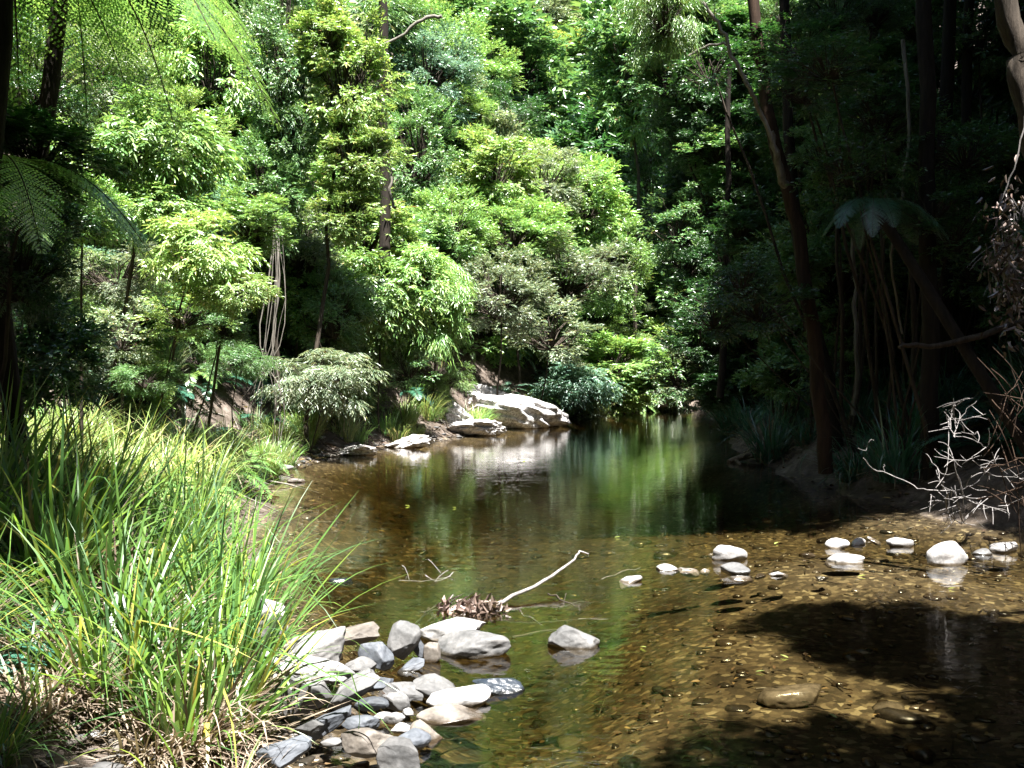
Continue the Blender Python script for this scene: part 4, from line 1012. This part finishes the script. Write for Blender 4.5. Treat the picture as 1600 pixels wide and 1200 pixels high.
# ------------------------------------------------------------------ wood: log, driftwood, vines, dead branches, trunks
def pix_tube(g, pts, r, mi=0, sides=7, amp=0.0, n=3):
    """pts: (px, py, Y); r: (start, end)"""
    V = [at(*p) for p in pts]; P = []
    for i in range(len(V) - 1):
        for t in np.arange(n) / n:
            a = V[max(i - 1, 0)]; b = V[i]; c = V[i + 1]; d = V[min(i + 2, len(V) - 1)]
            P.append(.5 * ((2 * b) + (c - a) * t + (2 * a - 5 * b + 4 * c - d) * t * t + (3 * b - a - 3 * c + d) * t ** 3))
    P.append(V[-1])
    P = np.array([tuple(p) for p in P]) + (rng.normal(0, amp, (len(P), 3)) if amp else 0)
    g.tube(P, np.linspace(r[0], r[1], len(P)), sides, mi, .06, rng)
def wood(name, paths, mat, label, cat, group=None, extra=None, leaves=None):
    g = Geo()
    k_ = .36 if name in ('dead_branch', 'hanging_branch', 'hanging_vines') else .62
    for pts, r in paths: pix_tube(g, pts, (r[0] * k_, r[1] * k_), 0, 7, .004)
    if extra: extra(g)
    o = tag(ob(name, g.mesh(name, [mat])), label, cat, group)
    if leaves:
        g = Geo(); leaves(g); ob('dead_leaves', g.mesh('dead_leaves', [LM['dead_pink']]), o)
    return o

wood('log', [([(1138, 722, 14.4), (1170, 712, 14.6), (1230, 703, 14.9), (1300, 696, 15.2), (1400, 670, 15.8)], (.05, .2)),
             ([(1150, 720, 14.4), (1164, 733, 14.2), (1176, 742, 14.0)], (.05, .015)),
             ([(1160, 714, 14.5), (1168, 704, 14.5), (1176, 698, 14.5)], (.02, .006))], LOGM, 'grey fallen log sloping from the right bank into the dark water', 'log')
for px, py in ((1213, 706), (1256, 700)):
    p = at(px, py, 14.8)
    clump(GR[1], p.x, p.y, .42, 'small pale leafy plant growing on the fallen log', 'plants on the log', 'blue', 'plant', 'plant', z=p.z)

wood('branch', [([(768, 948, 6.0), (800, 934, 6.15), (850, 908, 6.4), (880, 886, 6.6), (899, 873, 6.75), (905, 862, 6.8), (918, 866, 6.8)], (.022, .008)),
                ([(811, 930, 6.2), (812, 924, 6.2)], (.01, .006))], BLEACH, 'long pale bare branch rising from the debris over the water', 'branch')
def debris(g):
    r2 = np.random.default_rng(3)
    for k in range(26):
        a = at(r2.uniform(645, 775), r2.uniform(950, 978), 6.05); an = r2.uniform(-.5, .9); l = r2.uniform(.08, .28)
        e = a + Vector((math.cos(an) * l, math.sin(an) * l * .5, r2.uniform(-.02, .12)))
        g.tube([a, a.lerp(e, .5) + Vector((0, 0, .01)), e], [.006, .005, .002], 5, 0)
def debris_leaves(g):
    r2 = np.random.default_rng(31)
    n = 240
    B = np.array([tuple(at(r2.normal(748, 17) if k % 3 else r2.uniform(690, 775), 975 - 30 * r2.random() ** 1.5 if k % 3 else r2.uniform(966, 980), 6.0 + r2.uniform(-.15, .1))) for k in range(n)])
    B[:, 2] = np.maximum(B[:, 2], .01)
    g.leaves(B, rvec(r2, n), rvec(r2, n), r2.uniform(.03, .075, n), r2.uniform(.016, .032, n), 0, .5, .4)
wood('debris_pile', [([(655, 975, 6.0), (668, 952, 6.0), (684, 978, 6.0)], (.006, .004)), ([(668, 950, 6.1), (690, 975, 6.0)], (.012, .01)),
   ([(775, 966, 6.0), (830, 972, 5.9), (940, 963, 6.0)], (.006, .003)), ([(800, 996, 5.6), (850, 985, 5.7), (890, 978, 5.8)], (.012, .006))],
   BARK, 'heap of dead leaves and sticks caught at the foot of the pale branch', 'debris', extra=debris, leaves=debris_leaves)
wood('stick', [([(806, 951, 6.0), (828, 965, 5.8), (848, 979, 5.65)], (.009, .007))], BARK, 'short brown stick slanting into the water left of the lone grey boulder', 'stick')
wood('stick', [([(856, 928, 6.3), (875, 936, 6.2), (898, 946, 6.1)], (.008, .006)), ([(884, 926, 6.25), (880, 950, 6.1)], (.004, .003)), ([(875, 950, 6.1), (905, 940, 6.2), (925, 942, 6.2)], (.006, .003))], BARK, 'forked twig sticking out of the water above the lone grey boulder', 'stick')
wood('floating_twigs', [([(625, 905, 6.9), (660, 908, 6.8), (705, 900, 6.9)], (.005, .003)), ([(668, 872, 7.0), (690, 895, 6.9)], (.003, .003)), ([(628, 882, 7.0), (640, 905, 6.9)], (.003, .003)),
     ([(664, 900, 6.9), (688, 908, 6.8), (708, 895, 6.9)], (.006, .004)), ([(680, 908, 6.8), (700, 890, 7)], (.004, .003))], BLEACH, 'little raft of pale twigs floating in the middle of the water', 'twigs')
wood('floating_twigs', [([(940, 905, 7.0), (970, 893, 7.2), (1000, 888, 7.3)], (.004, .003)), ([(905, 966, 6.0), (950, 970, 5.95)], (.005, .003))], BLEACH, 'thin pale twig in the water left of the flat white stone', 'twigs')

C5 = lambda L: [(1080 + x / 3.077, 560 + y / 3.078, 8.3 + .25 * math.sin(x * .011 + y * .007)) for x, y in L]
DB = [([(830,480),(870,530),(950,555),(1050,600),(1110,630),(1200,635),(1290,635),(1350,610),(1400,570),(1450,510),(1480,470)], (.010, .012)),
 ([(932,550),(926,530),(932,512)], (.009, .009)), ([(1210,640),(1225,540),(1240,430),(1235,300)], (.012, .005)), ([(1300,625),(1270,530),(1245,430)], (.012, .008)),
 ([(1265,380),(1245,330),(1235,290)], (.01, .004)), ([(1265,380),(1285,300),(1330,240),(1375,205)], (.011, .005)), ([(1285,300),(1340,285),(1420,268)], (.007, .004)),
 ([(1265,375),(1330,380),(1390,410),(1420,430),(1440,380)], (.008, .005)), ([(1300,350),(1350,365),(1380,350)], (.005, .003)), ([(1250,490),(1320,490),(1400,465)], (.009, .004)),
 ([(1380,530),(1420,520),(1450,490),(1500,480)], (.008, .004)), ([(1350,490),(1400,525),(1440,560),(1540,570),(1620,590)], (.008, .005)), ([(1235,640),(1230,700),(1245,750),(1300,800)], (.018, .012)),
 ([(1290,650),(1340,685),(1400,700),(1500,735),(1530,750)], (.01, .006)), ([(1300,800),(1340,740),(1440,665)], (.013, .008)), ([(1530,750),(1520,710),(1550,690),(1640,650)], (.01, .006)),
 ([(1270,650),(1290,720),(1300,800)], (.012, .01)), ([(1150,655),(1180,680),(1210,690)], (.01, .006)), ([(1130,455),(1160,500),(1210,560)], (.006, .005)), ([(1250,270),(1275,210),(1350,190)], (.005, .003)),
 ([(800,432),(840,442),(862,395),(878,394)], (.006, .004)), ([(1240,750),(1210,745),(1215,780),(1240,800)], (.008, .005))]
def dbx(g):
    r2 = np.random.default_rng(9)
    for k in range(110):
        L_ = DB[r2.integers(len(DB) - 2)][0]; i = r2.integers(len(L_) - 1); t = r2.random()
        x, y = L_[i][0] * (1 - t) + L_[i + 1][0] * t, L_[i][1] * (1 - t) + L_[i + 1][1] * t
        if x < 1150: continue
        an = r2.uniform(0, 6.28); l = r2.uniform(30, 95)
        c_ = an + r2.normal(0, .35)
        pts = C5([(x, y), (x + math.cos(an) * l * .5, y + math.sin(an) * l * .5), (x + math.cos(an) * l * .6 + math.cos(c_) * l * .5, y + math.sin(an) * l * .6 + math.sin(c_) * l * .4)])
        dy = r2.uniform(-.25, .25); pts = [(a, b, Y + dy * j / 2) for j, (a, b, Y) in enumerate(pts)]
        pix_tube(g, pts, (.004, .0018), 0, 4, 0)
wood('dead_branch', [(C5(L_), r) for L_, r in DB], BLEACH, 'bleached tangled dead branch standing at the water edge on the right', 'branch', extra=dbx)

def hang_leaves(g):
    r2 = np.random.default_rng(12)
    n = 340
    B = np.array([tuple(at(r2.normal(1578, 20), r2.normal(415, 62), 5.6 + r2.uniform(-.25, .25))) for k in range(n)])
    g.leaves(B, rvec(r2, n) * .6 + np.array([0, 0, -.7]), rvec(r2, n), r2.uniform(.03, .065, n), r2.uniform(.012, .022, n), 0, .45, .4)
def hang(g):
    r2 = np.random.default_rng(13)
    for k in range(60):
        a = (r2.normal(1575, 16), r2.uniform(310, 460)); an = r2.uniform(.6, 2.6); l = r2.uniform(20, 70)
        pix_tube(g, [(a[0], a[1], 5.6), (a[0] + math.cos(an) * l * .6, a[1] + math.sin(an) * l * .5, 5.6 + r2.uniform(-.1, .1)), (a[0] + math.cos(an) * l, a[1] + math.sin(an) * l, 5.6)], (.004, .0015), 0, 4)
wood('hanging_branch', [([(1640, 40, 5.6), (1612, 140, 5.6), (1598, 200, 5.6), (1586, 250, 5.6), (1574, 290, 5.6), (1560, 330, 5.6)], (.014, .01)),
   ([(1570, 296, 5.6), (1585, 330, 5.6), (1592, 380, 5.55), (1580, 440, 5.6)], (.009, .004)), ([(1574, 290, 5.6), (1566, 350, 5.65), (1570, 420, 5.6), (1560, 470, 5.6)], (.007, .003))],
   BLEACH, 'dead branch with curled brown leaves hanging down at the right edge', 'branch', extra=hang, leaves=hang_leaves)
def brush(g):
    r2 = np.random.default_rng(14)
    for k in range(45):
        a = (r2.uniform(1560, 1620), r2.uniform(600, 800)); an = r2.uniform(0, 6.28); l = r2.uniform(30, 110)
        pix_tube(g, [(a[0], a[1], 7.6), (a[0] + math.cos(an) * l * .5, a[1] + math.sin(an) * l * .6, 7.6 + r2.uniform(-.2, .2)), (a[0] + math.cos(an) * l, a[1] + math.sin(an) * l, 7.7)], (.005, .002), 0, 4)
wood('brushwood', [([(1550, 625, 7.8), (1580, 660, 7.7), (1620, 700, 7.6)], (.008, .006)), ([(1530, 780, 7.9), (1570, 770, 7.8), (1640, 740, 7.6)], (.012, .01))],
   BARKR, 'brown brushwood at the right edge behind the bleached branch', 'brushwood', extra=brush)

def vines(g):
    r2 = np.random.default_rng(21)
    for k in range(9):
        x0 = 432 + r2.normal(0, 7); x1 = 408 + r2.normal(0, 20); m1 = 430 + r2.normal(0, 7)
        pix_tube(g, [(x0, 300 + r2.uniform(-20, 40), 14.7), (m1 + 3, 430, 14.4 + r2.normal(0, .08)), (m1 - 8 + r2.normal(0, 4), 540, 14.2), (x1 + 5, 620, 14.1), (x1, 698, 14.0)], (.006, .004) if k % 3 else (.011, .007), 0, 5, .006)
wood('hanging_vines', [([(436, 330, 14.6), (446, 450, 14.4), (440, 490, 14.3), (428, 560, 14.2)], (.01, .008))], VINE, 'bundle of pale hanging vines reaching down to the left shore', 'vines', extra=vines)
def tnk(name, pts, r, mat, label, cat='tree', group=None):
    g = Geo(); pix_tube(g, pts, r, 0, 11, .012, 4)
    tag(ob(name, g.mesh(name, [mat])), label, cat, group)
tnk('tree', [(590, -80, 17.5), (600, 40, 17.5), (596, 160, 17.5), (602, 300, 17.5), (600, 440, 17.3)], (0.07, 0.10), BARKD, 'dark trunk in the gap behind the yellow green tree left of centre')
tnk('tree', [(603, 232, 15.8), (612, 270, 15.8), (610, 300, 15.8), (616, 325, 15.8)], (0.015, 0.025), BARKP, 'short pale bare stem in front of the dark trunk left of centre')
tnk('tree', [(1172, -60, 11.6), (1188, 90, 11.6), (1205, 200, 11.6), (1240, 330, 11.5), (1262, 470, 11.4), (1284, 640, 11.3), (1292, 740, 11.3)], (0.063, 0.085), BARKR, 'big leaning brown trunk at the front of the shaded forest')
tnk('tree', [(1225, -40, 13), (1232, 200, 13), (1252, 400, 12.8), (1300, 640, 12.6), (1306, 740, 12.6)], (0.062, 0.087), BARKD, 'dark trunk crossing just right of the big leaning brown trunk')
tnk('tree', [(1442, -60, 10.5), (1446, 150, 10.5), (1450, 400, 10.5), (1453, 660, 10.4), (1455, 760, 10.4)], (0.075, 0.095), BARKD, 'straight thick trunk standing right of the bluish tree fern')
tnk('tree', [(1410, 60, 10.9), (1420, 170, 10.9), (1412, 300, 10.9), (1392, 400, 10.8), (1408, 520, 10.8)], (0.022, 0.012), BARKP, 'thin winding pale stem left of the straight thick trunk')
tnk('tree', [(1332, 360, 12.5), (1336, 450, 12.5), (1338, 560, 12.4), (1334, 650, 12.4)], (0.025, 0.031), BARKP, 'slim pale upright stem under the bluish tree fern')
tnk('tree', [(1425, 400, 12), (1428, 500, 12), (1426, 600, 12)], (0.031, 0.037), BARK, 'slim brown stem between the pale stem and the thick trunk')
tnk('tree', [(1560, -60, 6.6), (1588, 60, 6.6), (1602, 140, 6.6), (1640, 300, 6.6)], (0.068, 0.081), BARK, 'wide grey brown trunk cut off by the upper right corner')
tnk('tree', [(1515, -20, 13.5), (1508, 250, 13.5), (1512, 620, 13.4)], (0.062, 0.074), BARKD, 'dark trunk in the right forest between the thick trunk and the right edge')
tnk('tree', [(1370, -20, 14.5), (1362, 300, 14.5), (1368, 640, 14.4)], (0.043, 0.062), BARKD, 'dark trunk in the right forest behind the bluish tree fern')
tnk('tree', [(1140, 100, 16), (1136, 350, 16), (1128, 620, 16)], (0.037, 0.062), BARKD, 'dark trunk at the left edge of the shaded forest')
tnk('branch', [(1050, -30, 9.6), (1100, 8, 9.6), (1128, 45, 9.6), (1150, 95, 9.6), (1172, 140, 9.6), (1190, 175, 9.7), (1212, 240, 9.8)], (.016, .022), BARKP, 'thin pale branch arching down from the top before the shaded forest', 'branch')
tnk('branch', [(1075, 90, 9.9), (1100, 74, 9.9), (1136, 70, 9.8)], (.01, .014), BARKP, 'short pale twig beside the arching branch', 'branch')
tnk('branch', [(1205, 205, 11.0), (1215, 250, 11.1), (1224, 290, 11.2)], (.03, .05), BARKP, 'broken pale stub on the big leaning brown trunk', 'branch')
tnk('branch', [(560, 85, 16), (620, 60, 16), (660, 30, 16), (690, 25, 16)], (.02, .03), BARKP, 'bare pale limb slanting across the top left of centre', 'branch')
tnk('branch', [(1400, 540, 9.6), (1450, 541, 9.6), (1520, 528, 9.6), (1600, 500, 9.6)], (.02, .035), BARK, 'thin fallen limb lying level among the dark stems on the right', 'branch')

# white rock outcrop on the far left shore
def outcrop(px, py, w_, h_, Y, seed, ang, label, tilt=0):
    V, F = rock_verts(seed, ang, ICO5)
    rn = np.array([noise.ridged_multi_fractal((v[0] * 1.6 + seed, v[1] * 1.6, v[2] * 3.2), 1, 2.2, 4, 1, 2) for v in V])
    V = V * (1 - (.13 if w_ > 150 else .22) * (1.6 - np.clip(rn, 0, 2.6))[:, None])
    p = at(px, py, Y); q = hit(px, py + h_ * .3)
    if q.y < Y: Y = q.y; p = at(px, py, Y)
    a = w_ * .5 / FPX * Y; c = h_ * .5 / FPX * Y
    g = Geo(); g.add(V * np.array([a, .8 * a, c]), F)
    p.z -= c * .3
    o = ob('rock_outcrop', g.mesh('rock_outcrop', [RM['white']]), loc=p); o.rotation_euler = (-.35, math.radians(tilt), .2)
    tag(o, label, 'rock', 'white rock outcrops of the far left shore')
outcrop(800, 646, 190, 66, 23.3, 309, .45, 'large blinding white rock outcrop sloping into the far water', 14)
outcrop(752, 612, 90, 60, 23.4, 302, .9, 'upper white rock knob above the big sloping outcrop', 30)
outcrop(842, 650, 80, 34, 23.9, 311, .9, 'white rock toe where the big outcrop meets the far water', 10)
outcrop(716, 645, 90, 50, 21.8, 312, .9, 'grey white rock slab on the shore left of the upper knob', 28)
outcrop(745, 670, 110, 34, 21.4, 303, .8, 'low pale ledge at the left foot of the big outcrop')
outcrop(640, 690, 90, 28, 18.2, 304, .8, 'flat pale ledge on the shore left of the big outcrop', -6)
outcrop(562, 704, 80, 24, 16.6, 305, .8, 'narrow pale shore ledge furthest left', -4)
outcrop(1010, 638, 80, 8, 29.0, 309, .8, 'thin pale rock ledge under the far bushes')

# a few yellow leaves floating on the near water
def floaters():
    r2 = np.random.default_rng(6)
    for k, (px, py) in enumerate([(1266, 1098), (1308, 1122), (1112, 1174), (1232, 1028), (1480, 920), (640, 790), (712, 793), (1052, 722), (820, 719), (1210, 850), (960, 840), (1000, 1010), (1180, 1050), (1340, 900)]):
        d = ray(px, py); t = (.004 - CAMZ) / d.z; p = Vector((0, 0, CAMZ)) + d * t
        g = Geo(); a = r2.uniform(0, 6.28); l = .03 + .0035 * p.y
        g.leaves(np.array([[0, 0, 0]]), np.array([[math.cos(a), math.sin(a), .05]]), np.array([[0, .1, 1.]]), l, l * .42, 0, -.1, .2)
        tag(ob('fallen_leaf', g.mesh('fallen_leaf', [LM['gold']]), loc=p), 'single yellow leaf floating on the creek', 'leaf', 'yellow leaves floating on the creek')
floaters()

def spray():
    c = at(1040, 22, 9.0)
    r = root('leafy_branch', c, 'drooping bright leaf spray near the top where the slope meets the shaded forest', 'branch')
    cr = ob('leaves', CR['willow'], r); cr.scale = (.2, .2, .22); setmat(cr, 0, LM['bright']); setmat(cr, 1, BARK)
    g = Geo(); g.tube(crook((0, 0, 0), (3.4, .8, 3.6), 9, .05, rng), np.linspace(.015, .05, 9), 7)
    ob('limb', g.mesh('limb', [BARK]), r)
spray()
